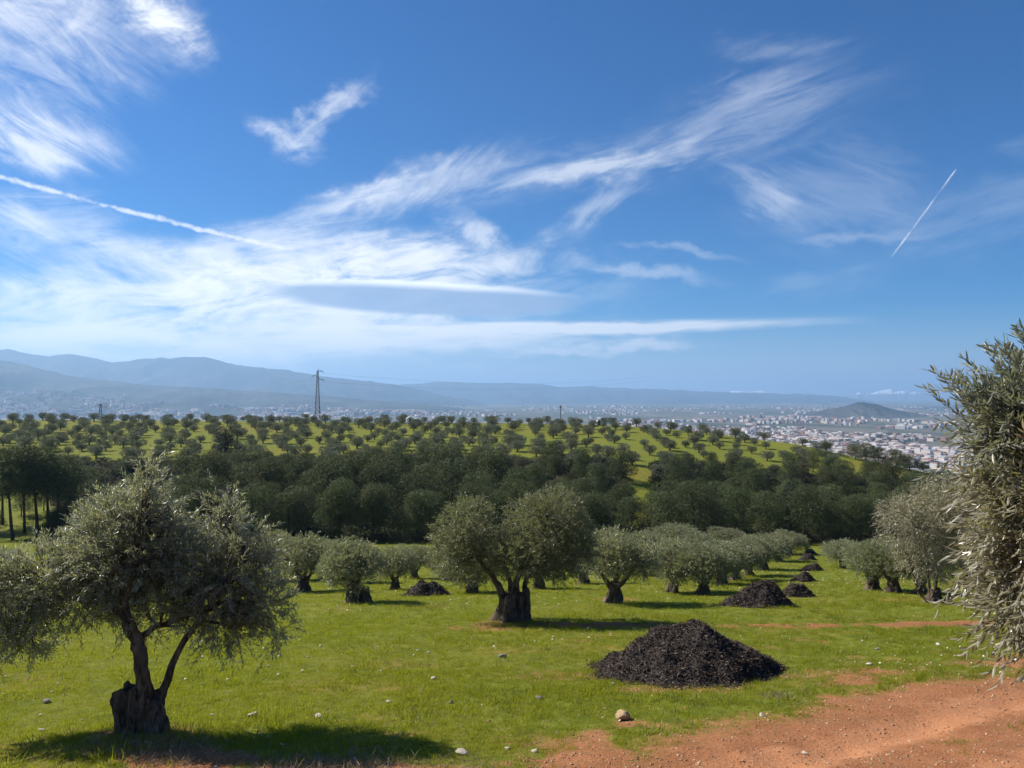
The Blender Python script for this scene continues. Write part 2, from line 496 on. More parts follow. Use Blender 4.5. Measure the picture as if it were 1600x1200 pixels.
M['olive'] = leaf_mat('olive_leaf', (.110, .120, .058), (.225, .228, .134), (.30, .31, .24), (.36, .37, .16), 0.44, 0.34, 0.8)
M['olive_yellow'] = leaf_mat('olive_leaf_sunburnt', (.100, .108, .046), (.22, .20, .10), (.29, .28, .20), (.34, .30, .10), 0.30, 0.36, 0.6, (.44, .35, .17))
M['olive_far'] = leaf_mat('olive_leaf_far', (.075, .090, .050), (.135, .150, .088), (.16, .17, .12), (.16, .18, .07), 0.22, 0.5, 0.4)
M['pine'] = leaf_mat('pine_needle', (.030, .046, .018), (.108, .130, .042), (.070, .088, .034), (.125, .15, .035), 0.18, 0.6, 0.25)
M['pine_brown'] = leaf_mat('pine_needle_brown', (.034, .036, .020), (.075, .066, .036), (.05, .05, .03), (.09, .08, .03), 0.18, 0.6, 0.25)
M['cypress'] = leaf_mat('dark_needle', (.010, .018, .012), (.022, .034, .018), (.016, .024, .014), (.03, .045, .012), 0.12, 0.6, 0.2)
M['grass_blade'] = leaf_mat('grass_blade', (.122, .152, .008), (.225, .235, .018), (.16, .18, .014), (.36, .39, .02), 0.45, 0.6, 0.15, (.34, .29, .13))
M['weed_leaf'] = leaf_mat('weed_leaf', (.060, .095, .018), (.110, .150, .030), (.09, .12, .03), (.16, .22, .03), 0.35, 0.5, 0.25)
M['olive_row'] = leaf_mat('olive_leaf_row', (.100, .110, .046), (.200, .205, .102), (.25, .26, .18), (.30, .32, .11), 0.34, 0.40, 0.55)
M['dry_stalk'] = leaf_mat('dry_stalk', (.22, .17, .10), (.38, .31, .20), (.30, .24, .15), (.2, .16, .08), 0.15, 0.7, 0.2)

M['olive_near'] = leaf_mat('olive_leaf_near', (.125, .142, .082), (.235, .250, .160), (.34, .36, .29), (.30, .33, .15), 0.34, 0.44, 0.7)
M['olive_straw'] = leaf_mat('olive_leaf_straw', (.110, .122, .058), (.225, .218, .115), (.31, .30, .22), (.33, .31, .12), 0.34, 0.32, 0.7, (.46, .38, .22))
def bark_mat():
    m, nt, out = new_mat('olive_bark')
    co = objco(nt)
    n1 = noise(nt, mapping(nt, co, (9, 9, 2.2)), 1.6, 8, 0.65, 0.7)
    n2 = noise(nt, co, 3.0, 5)
    c = mixc(nt, n1.step(0.32, 0.68), (.030, .023, .017), (.200, .152, .108))
    c = mixc(nt, n2.step(0.5, 0.75) * 0.5, c, (.19, .165, .125))
    b = principled(nt, 0.92, 0.15); nt.links.new(c, b.inputs['Base Color'])
    bump(nt, b, n1, 1.0, 0.06); nt.links.new(b.outputs[0], out.inputs[0]); return m
M['bark'] = bark_mat()
def plain_mat(name, c0, c1, scale=6.0, rough=0.8, spec=0.2, bmp=0.3, dist=0.02, objrand=0.0):
    m, nt, out = new_mat(name)
    n1 = noise(nt, objco(nt), scale, 7, 0.62)
    c = mixc(nt, n1.step(0.3, 0.7), c0, c1)
    if objrand:
        oi = node(nt, 'ShaderNodeObjectInfo'); hv = node(nt, 'ShaderNodeHueSaturation'); nt.links.new(c, hv.inputs['Color'])
        nt.links.new((X(nt, oi.outputs['Random']) * objrand + (1 - objrand / 2)).s, hv.inputs['Value']); c = hv.outputs[0]
    b = principled(nt, rough, spec); nt.links.new(c, b.inputs['Base Color'])
    if bmp: bump(nt, b, n1, bmp, dist)
    nt.links.new(b.outputs[0], out.inputs[0]); return m
M['pine_bark'] = plain_mat('pine_bark', (.035, .028, .022), (.10, .075, .055), 3.0, 0.9)
M['stone'] = plain_mat('pale_stone', (.30, .26, .20), (.62, .57, .48), 14.0, 0.85, 0.2, 0.5, 0.01, 0.4)
M['stone_tan'] = plain_mat('tan_rock', (.30, .20, .11), (.50, .36, .21), 9.0, 0.9, 0.15, 0.6, 0.02)
M['stone_grey'] = plain_mat('grey_stone', (.10, .095, .085), (.26, .24, .21), 12.0, 0.9, 0.15, 0.6, 0.01, 0.4)
M['pebble'] = plain_mat('pebble', (.24, .14, .075), (.46, .33, .21), 25.0, 0.9, 0.15, 0, 0.01, 0.6)
M['fleck'] = plain_mat('pale_fleck', (.60, .56, .36), (.80, .76, .58), 14.0, 0.85, 0.2, 0)
M['clod'] = plain_mat('earth_clod', (.26, .12, .06), (.40, .20, .11), 12.0, 0.95, 0.1, 0.5, 0.01, 0.3)
M['heap'] = plain_mat('compost', (.012, .010, .009), (.050, .040, .035), 18.0, 0.85, 0.25, 0.9, 0.04)
def chip_mat():
    m, nt, out = new_mat('compost_chip')
    t = attr(nt, 'tint')
    c = mixc(nt, t, (.014, .011, .009), (.120, .088, .068))
    c = mixc(nt, t.step(0.93, 0.99), c, (.24, .19, .15))
    b = principled(nt, 0.75, 0.15); nt.links.new(c, b.inputs['Base Color']); nt.links.new(b.outputs[0], out.inputs[0]); return m
M['chip'] = chip_mat()
def metal_mat(name, c):
    m, nt, out = new_mat(name)
    n1 = noise(nt, objco(nt), 1.2, 5)
    b = principled(nt, 0.55, 0.5); b.inputs['Metallic'].default_value = 0.35
    nt.links.new(mixc(nt, n1, tuple(k * 0.7 for k in c), tuple(k * 1.2 for k in c)), b.inputs['Base Color'])
    nt.links.new(b.outputs[0], out.inputs[0]); return m
M['steel'] = metal_mat('galvanised_steel', (.085, .085, .09))
M['wire'] = metal_mat('power_wire', (.06, .06, .065))
M['white_wall'] = plain_mat('whitewash', (.72, .70, .66), (.82, .80, .77), 0.4, 0.8, 0.2, 0)
M['tile_roof'] = plain_mat('clay_roof', (.26, .14, .10), (.38, .22, .16), 0.3, 0.85, 0.15, 0)
M['grey_roof'] = plain_mat('metal_roof', (.26, .27, .29), (.46, .47, .49), 0.2, 0.6, 0.3, 0)
def town_mat():
    m, nt, out = new_mat('town_wall')
    t = attr(nt, 'tint')
    c = mixc(nt, t, (.30, .25, .22), (.66, .61, .57))
    c = mixc(nt, t.step(0.42, 0.20), c, (.30, .17, .125))
    b = principled(nt, 0.8, 0.2); nt.links.new(c, b.inputs['Base Color']); nt.links.new(b.outputs[0], out.inputs[0]); return m
M['town'] = town_mat()

def ground_mat():
    m, nt, out = new_mat('ground_earth_and_turf')
    co = objco(nt)
    d = attr(nt, 'bare')
    fine = noise(nt, co, 16.0, 6, 0.65)
    mid = noise(nt, co, 2.3, 6, 0.6)
    big = noise(nt, co, 0.22, 5, 0.55)
    speck = noise(nt, co, 55.0, 3, 0.6)
    g = mixc(nt, mid.step(.3, .7), (.094, .122, .013), (.176, .190, .026))
    g = mixc(nt, big.step(0.40, 0.68) * 0.55, g, (.170, .165, .028))
    g = mixc(nt, fine.step(0.52, 0.70) * 0.45, g, (.055, .062, .014))
    e = mixc(nt, mid.step(0.3, 0.7), (.33, .130, .053), (.44, .195, .088))
    e = mixc(nt, speck.step(0.55, 0.72) * 0.55, e, (.50, .31, .175))
    e = mixc(nt, fine.step(0.56, 0.75) * 0.5, e, (.22, .095, .045))
    e = mixc(nt, noise(nt, mapping(nt, co, (0.5, 1.6, 1), (0, 0, R(-34))), 0.9, 5, 0.6).step(0.52, 0.70) * 0.5, e, (.25, .15, .07))
    f = (d + (fine - 0.5) * 1.5 + (speck - 0.5) * 0.9 + (mid - 0.5) * 0.5).step(0.30, 0.72)
    lane = attr(nt, 'lane')
    e = mixc(nt, (lane + (mid - 0.5) * 0.9).step(0.25, 0.85) * 0.75, mixc(nt, (fine - 0.5) * 2.2 + 0.45, (.23, .100, .046), e), mixc(nt, fine, (.42, .178, .080), (.53, .26, .130)))
    c = mixc(nt, f, g, e)
    lit = attr(nt, 'litter')
    c = mixc(nt, (lit + (mid - 0.5) * 0.8).step(0.25, 0.75), c, mixc(nt, fine, (.040, .036, .018), (.10, .078, .042)))
    b = principled(nt, 0.95, 0.08); nt.links.new(c, b.inputs['Base Color'])
    bump(nt, b, fine + speck * 0.6, 0.8, 0.04)
    nt.links.new(b.outputs[0], out.inputs[0]); return m
M['ground'] = ground_mat()
def plain_land_mat():
    m, nt, out = new_mat('far_fields')
    co = objco(nt)
    vo = node(nt, 'ShaderNodeTexVoronoi'); vo.inputs['Scale'].default_value = 1.0
    nt.links.new(mapping(nt, co, (.0042, .0026, 0), (0, 0, 0.4)), vo.inputs['Vector'])
    sep = node(nt, 'ShaderNodeSeparateColor'); nt.links.new(vo.outputs['Color'], sep.inputs[0])
    r, g_ = X(nt, sep.outputs[0]), X(nt, sep.outputs[1])
    n1 = noise(nt, mapping(nt, co, (.0035, .0035, 0)), 1.0, 8, 0.6)
    c = mixc(nt, r, (.066, .076, .052), (.130, .122, .092))
    c = mixc(nt, g_.step(0.7, 0.72) * 0.7, c, (.18, .155, .12))
    c = mixc(nt, n1.step(0.52, 0.66), c, (.038, .047, .036))
    b = principled(nt, 0.95, 0.05); nt.links.new(c, b.inputs['Base Color']); nt.links.new(b.outputs[0], out.inputs[0]); return m
M['plain'] = plain_land_mat()
def mountain_mat(name, lo, hi, snow=None):
    m, nt, out = new_mat(name)
    co = objco(nt)
    n1 = noise(nt, mapping(nt, co, (.0016, .0016, .0016)), 1.0, 9, 0.6)
    c = mixc(nt, n1.step(0.38, 0.62), lo, hi)
    if snow:
        sp = node(nt, 'ShaderNodeSeparateXYZ'); nt.links.new(co, sp.inputs[0])
        n2 = noise(nt, mapping(nt, co, (.0035, .0012, .0035)), 1.0, 8, 0.65)
        c = mixc(nt, (X(nt, sp.outputs[2]) + (n2 - 0.5) * (snow[1])).step(snow[0] - 25, snow[0] + 25), c, (.93, .94, .97))
    b = principled(nt, 0.95, 0.05); nt.links.new(c, b.inputs['Base Color']); nt.links.new(b.outputs[0], out.inputs[0]); return m

# ------------------------------------------------------------------ ground, hillside, plain: one sheet cut into named pieces
def build_ground():
    front = np.radians(np.arange(-50, 50.001, 0.25))
    rest = np.radians(np.concatenate([np.arange(54, 180, 6), np.arange(180, 306.1, 6)]))
    th = np.unique(np.round(np.concatenate([front, rest, ]), 6)); nt_ = len(th)
    rr = [0.6]
    while rr[-1] < 60000:
        r = rr[-1]
        k = 1.03 if r < 5 else 1.0145 if r < 40 else 1.02 if r < 330 else 1.05
        rr.append(r * k)
    rr = np.array(rr); nr = len(rr)
    T, Rr = np.meshgrid(th, rr)
    x, y = np.sin(T) * Rr, np.cos(T) * Rr
    z = height(x, y)
    z = np.where(Rr > 12000, z - 0.0 * Rr, z)
    V = np.stack([x, y, z], -1).reshape(-1, 3)
    V = np.vstack([V, [[0, 0, gz(0.0, 0.0)]]])
    i = np.arange(nr - 1)[:, None] * nt_; j = np.arange(nt_)[None]; k = (j + 1) % nt_
    Q = np.stack([i + j, i + nt_ + j, i + nt_ + k, i + k], -1).reshape(-1, 4)
    b = bare(V[:, 0], V[:, 1])
    fc = V[Q].mean(1)
    # vertex normals of the whole sheet, shared by every piece
    n = np.cross(V[Q[:, 2]] - V[Q[:, 0]], V[Q[:, 3]] - V[Q[:, 1]]); n[n[:, 2] < 0] *= -1
    VN = np.zeros_like(V)
    for c in range(4): np.add.at(VN, Q[:, c], n)
    VN[-1] = (0, 0, 1); VN = nrm(VN)
    fx, fy, fr = fc[:, 0], fc[:, 1], np.hypot(fc[:, 0], fc[:, 1])
    e = edge_dist(fx, fy) + 0.9 * fbm(fx / 2.2, fy / 2.2, 4, 41) * 0.7
    track = (e < 0.12) & (fr < 34) & (fr > 1.0) & (edge_dist(fx, fy) > -6.5) & (fy > -8)
    plain = fr > 620
    hill = (~plain) & (fy > 108)
    near = ~(track | plain | hill)
    tri = np.array([(nr * nt_, q, (q + 1) % nt_) for q in range(nt_)])
    for name, sel, mat in (('ground', near, 'ground'), ('dirt_track', track, 'ground'), ('hillside', hill, 'ground'), ('plain', plain, 'plain')):
        q = Q[sel]
        used = np.unique(q) if name != 'ground' else np.unique(np.concatenate([q.ravel(), tri.ravel()]))
        remap = np.full(len(V), -1); remap[used] = np.arange(len(used))
        mb = MB(); mb.v = [V[used]]; mb.t = [np.full(len(used), .5)]; mb.n = len(used)
        qq = remap[q][:, ::-1]
        mb.f4.append(qq); mb.m4.append(np.zeros(len(qq)))
        if name == 'ground':
            tt = remap[tri]; mb.f3.append(tt); mb.m3.append(np.zeros(len(tt)))
        me = mb.mesh(name, M[mat], True)
        a = me.attributes.new('bare', 'FLOAT', 'POINT'); a.data.foreach_set('value', b[used].astype(np.float32))
        ee = edge_dist(V[used, 0], V[used, 1]) + .25 * fbm(V[used, 0] / 1.5, V[used, 1] / 1.5, 3, 46)
        lane = np.exp(-((ee + 1.1) / .5) ** 2) + np.exp(-((ee + 2.9) / .5) ** 2)
        a = me.attributes.new('lane', 'FLOAT', 'POINT'); a.data.foreach_set('value', lane.astype(np.float32))
        a = me.attributes.new('litter', 'FLOAT', 'POINT'); a.data.foreach_set('value', litter(V[used, 0], V[used, 1]).astype(np.float32))
        me.normals_split_custom_set_from_vertices(VN[used].tolist())
        tag(link(name, me), kind='structure')
build_ground()

# ------------------------------------------------------------------ mountains
LAND = {}
def mountain(name, pts, dist, front, back, mat, base_drop, amp, seed, na=420, nd=56, a_pad=0.0):
    px = np.array([p[0] for p in pts], float); py = np.array([p[1] for p in pts], float)
    u = np.linspace(px[0], px[-1], na)
    sky = np.interp(u, px, py)
    k = np.exp(-np.linspace(-2, 2, 7) ** 2); k /= k.sum()
    sky = np.convolve(np.pad(sky, 3, mode='edge'), k, mode='valid')
    sky = sky + amp * 0.026 * fbm(u / 14.0, u * 0 + seed, 5, seed, .6)
    a = (u - 800) / F
    s = np.linspace(-1, 1, nd)                      # -1 foot towards the viewer, 0 crest, 1 foot behind
    A, S = np.meshgrid(a, s)
    y = dist + np.where(S < 0, S * front, S * back)
    crest = (-(sky - 618) / F * dist)[None] - (PLAIN_Z - base_drop)
    fall = 1 - np.abs(S)
    prof = 0.45 * fall + 0.55 * fall ** 2.2
    x = A * y
    rid = 1 - 2 * np.abs(fbm(x / (front * 0.22), y / (front * 0.5), 5, seed))
    mod = (rid - 0.6) * 0.75 * np.sin(np.pi * np.clip(np.abs(S), 0, 1)) * np.clip(crest, 0, None) * 0.55
    z = (PLAIN_Z - base_drop) + crest * prof + np.where(S < 0, mod * 0.9, mod * 0.3)
    # never above the skyline seen from the meadow
    lim = (-(sky - 618) / F)[None] * y
    z = np.where(S < 0, np.minimum(z, lim - np.abs(S) * 1.0), z)
    LAND[name] = (x, y, z)
    V = np.stack([x, y, z], -1).reshape(-1, 3)
    i = np.arange(nd - 1)[:, None] * na; j = np.arange(na - 1)[None]
    Q = np.stack([i + j, i + j + 1, i + j + 1 + na, i + j + na], -1).reshape(-1, 4)
    mb = MB(); mb.add(V, Q)
    return tag(mb.build(name, mat, None, True), kind='structure')
m_near = mountain_mat('foothill_land', (.030, .038, .036), (.070, .070, .062))
m_mid = mountain_mat('mountain_land', (.020, .027, .027), (.046, .048, .044))
m_far = mountain_mat('far_range_land', (.018, .024, .026), (.045, .046, .044))
m_snow = mountain_mat('snowy_rock', (.10, .11, .12), (.17, .17, .18), (50, 190))
m_snow2 = mountain_mat('snowy_rock_low', (.10, .11, .12), (.17, .17, .18), (95, 70))
mountain('foothills', [(-700, 470), (-300, 515), (0, 560), (50, 571), (100, 583), (160, 592), (220, 599), (300, 604), (350, 607), (450, 614), (520, 619), (600, 626), (680, 633), (740, 640)], 7800, 3200, 2600, m_near, 20, 60, 3)
mountain('mountain_range', [(-700, 520), (-350, 528), (-120, 550), (0, 544), (14, 543), (55, 553), (80, 554), (112, 552), (150, 558), (176, 565), (200, 562), (226, 557), (250, 558), (279, 557), (287, 554), (312, 555), (335, 558), (350, 563), (366, 568), (400, 573), (440, 575), (475, 582), (500, 587), (530, 590), (570, 594), (590, 596), (620, 601), (660, 609), (700, 618), (760, 630)], 12500, 3200, 3500, m_mid, 20, 60, 11)
mountain('far_mountain_range', [(500, 612), (580, 603), (630, 600), (690, 596), (740, 597), (790, 598), (855, 600), (872, 604), (900, 603), (920, 603), (960, 605), (1000, 607), (1045, 608), (1080, 609), (1120, 612), (1150, 613), (1200, 614), (1260, 616), (1300, 618), (1330, 622), (1360, 627), (1400, 631), (1460, 638), (1540, 645)], 17000, 4500, 3500, m_far, 20, 60, 17)
mountain('low_ridge', [(760, 640), (860, 638), (960, 640), (1040, 637), (1130, 640), (1200, 641), (1280, 642), (1380, 640), (1480, 636), (1600, 630), (1900, 626), (2200, 624)], 8500, 1500, 3500, m_near, 10, 30, 23)
mountain('snow_peaks', [(1300, 625), (1316, 619.5), (1328, 616.5), (1340, 615), (1352, 615.5), (1362, 613.5), (1372, 611), (1380, 610.5), (1388, 609), (1394, 609.5), (1400, 611), (1412, 613), (1422, 615), (1434, 614), (1445, 616), (1460, 619), (1480, 623), (1520, 628), (1600, 634)], 24000, 2400, 2400, m_snow, 20, 160, 29)
mountain('snow_crest', [(1130, 616), (1146, 611.5), (1155, 610.5), (1164, 611.5), (1175, 612.5), (1182, 610.5), (1198, 611.5), (1210, 613.5), (1224, 615.5), (1240, 614.5), (1262, 613), (1272, 614.5), (1290, 619)], 23000, 2400, 2400, m_snow2, 20, 100, 37, 160)
mountain('lone_hill', [(1230, 652), (1265, 645), (1290, 640), (1305, 637), (1318, 635), (1328, 631), (1338, 628), (1348, 628), (1360, 630), (1368, 631), (1380, 634.5), (1395, 639), (1415, 643), (1440, 647), (1480, 653)], 5200, 700, 800, m_near, 5, 30, 41, 200)

# ------------------------------------------------------------------ haze
hz_top = 1010.0
hm, hnt, hout = new_mat('air')
pv = node(hnt, 'ShaderNodeVolumePrincipled')
pv.inputs['Color'].default_value = (.40, .64, .95, 1)
pv.inputs['Density'].default_value = HAZE_DENSITY
pv.inputs['Anisotropy'].default_value = 0.25
hnt.links.new(pv.outputs[0], hout.inputs['Volume'])
hb = MB()
X0, X1, Y0, Y1, Z0, Z1 = -64000, 64000, -62000, 66000, PLAIN_Z - 60, hz_top
hb.add([(X0, Y0, Z0), (X1, Y0, Z0), (X1, Y1, Z0), (X0, Y1, Z0), (X0, Y0, Z1), (X1, Y0, Z1), (X1, Y1, Z1), (X0, Y1, Z1)],
       [(0, 3, 2, 1), (4, 5, 6, 7), (0, 1, 5, 4), (1, 2, 6, 5), (2, 3, 7, 6), (3, 0, 4, 7)])
tag(hb.build('haze', hm), kind='stuff')

# ------------------------------------------------------------------ leaves and trees
def leaf_verts(P, A, S, L, W, fold=0.25, tints=None, mb=None, mat=0, fine=False):
    """P base, A axis, S side (unit), one leaf each"""
    N = nrm(np.cross(A, S)); n = len(P)
    L = np.broadcast_to(L, (n,))[:, None]; W = np.broadcast_to(W, (n,))[:, None]
    if not fine:
        l = P + A * L * 0.5 + S * W + N * W * fold
        r = P + A * L * 0.5 - S * W + N * W * fold
        V = np.stack([P, r, P + A * L, l], 1).reshape(-1, 3)
        i = np.arange(n)[:, None] * 4
        Fc = np.concatenate([i + [0, 1, 2], i + [0, 2, 3]])
        mb.add(V, Fc, mat, np.repeat(tints, 4))
    else:
        bend = -N * L * 0.10
        l1 = P + A * L * 0.28 + S * W * 0.9 + N * W * fold; r1 = P + A * L * 0.28 - S * W * 0.9 + N * W * fold
        l2 = P + A * L * 0.66 + S * W * 0.85 + N * W * fold + bend * 0.45; r2 = P + A * L * 0.66 - S * W * 0.85 + N * W * fold + bend * 0.45
        m1 = P + A * L * 0.30; m2 = P + A * L * 0.66 + bend * 0.4; tp = P + A * L + bend
        V = np.stack([P, r1, m1, l1, r2, m2, l2, tp], 1).reshape(-1, 3)
        i = np.arange(n)[:, None] * 8
        mb.add(V, np.concatenate([i + [0, 1, 2], i + [0, 2, 3], i + [4, 7, 5], i + [5, 7, 6]]), mat, np.repeat(tints, 8))
        mb.f4.append(np.concatenate([i + [1, 4, 5, 2], i + [2, 5, 6, 3]]) + mb.n - n * 8); mb.m4.append(np.full(n * 2, mat))

def rdir(g, n):
    v = g.normal(size=(n, 3)); return nrm(v)
def make_crown(g, lobes, nshoot, nleaf, slen, leaf, up=0.35, droop=0.5, out=0.9, inner=0.45, fine=False, mat_n=1, twigs=True, spread=0.55, jitter=0.08, wild=0.14, shell=0.0):
    """lobes: (centre, radii). Returns MB of leaves and MB of twigs."""
    C = np.array([l[0] for l in lobes], float); Rd = np.array([l[1] for l in lobes], float)
    w = (Rd.prod(1)) ** (2 / 3); w /= w.sum()
    k = g.choice(len(lobes), nshoot, p=w)
    d = rdir(g, nshoot)
    rad = inner + (1 - inner) * g.random(nshoot) ** 0.6
    rad = rad * (1 + 0.30 * fbm(d[:, 0] * 2.3 + k * 7.7, d[:, 2] * 2.3 + d[:, 1] * 1.9, 2, 77))     # uneven outline
    B = C[k] + d * Rd[k] * rad[:, None]
    D = nrm(d * out + np.array((0, 0, up)) + g.normal(size=(nshoot, 3)) * 0.42)
    L = slen * (0.6 + 0.8 * g.random(nshoot))
    s = (np.arange(nleaf) + 0.6)[None] / nleaf * L[:, None]
    dr = droop * g.random(nshoot) ** 1.5
    pos = B[:, None] + D[:, None] * s[..., None]
    pos[..., 2] -= dr[:, None] * s ** 2 / slen
    tan = np.repeat(D[:, None], nleaf, 1); tan[..., 2] -= 2 * dr[:, None] * s / slen; tan = nrm(tan)
    h = nrm(np.cross(D, rdir(g, nshoot))); h2 = np.cross(D, h)
    ph = np.arange(nleaf) * 1.571 + (np.arange(nleaf) % 2) * np.pi
    side = h[:, None] * np.cos(ph)[None, :, None] + h2[:, None] * np.sin(ph)[None, :, None]
    A = nrm(tan * (1 - spread * 0.5) + side * spread + g.normal(size=tan.shape) * wild)
    n = nshoot * nleaf
    P = (pos + g.normal(size=pos.shape) * jitter * slen * 0.3).reshape(-1, 3); A = A.reshape(-1, 3)
    S = nrm(np.cross(A, np.array((0, 0, 1.0)) + g.normal(size=(n, 3)) * 0.55))
    if shell:
        on = nrm(np.repeat(d + g.normal(size=d.shape) * .15, nleaf, 0) * shell + g.normal(size=(n, 3)) * (1 - shell))
        S = nrm(np.cross(on, A) + 1e-6)
    ll = leaf[0] * (0.7 + 0.6 * g.random(n)); ww = leaf[1] * (0.8 + 0.4 * g.random(n)) * 0.5
    tint = np.clip(np.repeat(g.normal(0.45, 0.20, nshoot), nleaf) + g.normal(0, 0.14, n), 0, 1)
    lb = MB(); leaf_verts(P, A, S, ll, ww, 0.3, tint, lb, 0, fine)
    tb = MB()
    if twigs:
        m = 4
        q = np.linspace(0, 1, m)[None] * L[:, None]
        tp = B[:, None] + D[:, None] * q[..., None]; tp[..., 2] -= dr[:, None] * q ** 2 / slen
        # back from the shoot into the crown
        back = C[k] + d * Rd[k] * (rad * 0.55)[:, None]
        tp = np.concatenate([back[:, None], tp], 1); m += 1
        wd = np.array([1.6, 1.1, 0.9, 0.7, 0.35]) * twigs
        V = np.stack([tp + (h * 1.0)[:, None] * wd[None, :, None], tp + (-0.5 * h + 0.87 * h2)[:, None] * wd[None, :, None], tp + (-0.5 * h - 0.87 * h2)[:, None] * wd[None, :, None]], 2).reshape(-1, 3)
        base = np.arange(nshoot)[:, None, None, None] * (m * 3); i = np.arange(m - 1)[None, :, None, None] * 3
        j = np.arange(3)[None, None, :, None]; jn = (j + 1) % 3
        Q = np.concatenate([base + i + j, base + i + jn, base + i + jn + 3, base + i + j + 3], -1).reshape(-1, 4)
        tb.add(V, Q, 0, 0.4)
    return lb, tb
def stump(mb, base, r, h, g, top=0.75, flare=0.55, seed=0, lean=(0, 0), notch=0.25, sides=40, rings=18, squash=(1, 1)):
    """a gnarled old bole: fluted, flared at the root, broken at the top"""
    th = np.linspace(0, 2 * np.pi, sides, endpoint=False); t = np.linspace(0, 1, rings)
    T, H = np.meshgrid(th, t)
    prof = top + (1 - top) * (1 - H) ** 1.2 + flare * np.exp(-H * 5.0)
    lob = 1 + 0.20 * np.sin(3 * T + seed + H * 1.3) * 0.6 + 0.16 * np.sin(5 * T + seed * 2 - H * 2) + 0.45 * fbm(np.cos(T) * 1.9 + seed, np.sin(T) * 1.9 + H * 1.1, 4, seed)
    rr = r * prof * lob * (1 + 0.22 * fbm(np.cos(T) * 5 + seed, np.sin(T) * 5 + H * 4, 3, seed + 5))
    topz = 1 + notch * 2.2 * fbm(np.cos(th) * 1.4 + seed, np.sin(th) * 1.4, 3, seed + 9)
    z = -0.12 + (h * topz[None] + 0.12) * H
    V = np.stack([base[0] + np.cos(T) * rr * squash[0] + lean[0] * H, base[1] + np.sin(T) * rr * squash[1] + lean[1] * H, base[2] + z], -1).reshape(-1, 3)
    i = np.arange(rings - 1)[:, None] * sides; j = np.arange(sides)[None]; k = (j + 1) % sides
    mb.add(V, np.stack([i + j, i + k, i + k + sides, i + j + sides], -1).reshape(-1, 4))
    ring = V.reshape(rings, sides, 3)[-1]; c = ring.mean(0)
    in1 = c + (ring - c) * 0.6; in1[:, 2] += 0.06 * h * g.normal(size=sides)
    top_ = np.vstack([ring, in1, [c - (0, 0, 0.10 * h)]])
    mb.add(top_, [(q, (q + 1) % sides, (q + 1) % sides + sides, q + sides) for q in range(sides)])
    mb.add(top_, [(q + sides, (q + 1) % sides + sides, 2 * sides) for q in range(sides)])
def limb(pts, r0, r1, g, sides=9, n=16, rough=0.35):
    mb = MB(); p = spline(pts, n)
    p[2:] += g.normal(size=p[2:].shape) * r0 * 0.12
    tube(mb, p, np.linspace(r0, r1, n) * (1 + 0.25 * np.exp(-np.arange(n) / 2.0)), sides, rough, 0, int(g.integers(99)))
    return mb
def branches(g, lobes, starts, per, r0, mb=None):
    mb = mb or MB()
    st = np.array(starts)
    for c, r in lobes:
        c = np.array(c); r = np.array(r)
        s = st[np.argmin(((st - c) ** 2).sum(1))]
        for _ in range(per):
            e = c + rdir(g, 1)[0] * r * (0.45 + 0.45 * g.random())
            mid = s * 0.5 + e * 0.5 + g.normal(size=3) * r.mean() * 0.16
            n = 7
            tube(mb, spline([s, mid, e], n), np.linspace(r0, r0 * 0.2, n), 5, 0.2, 0, int(g.integers(99)), cap=False)
    return mb

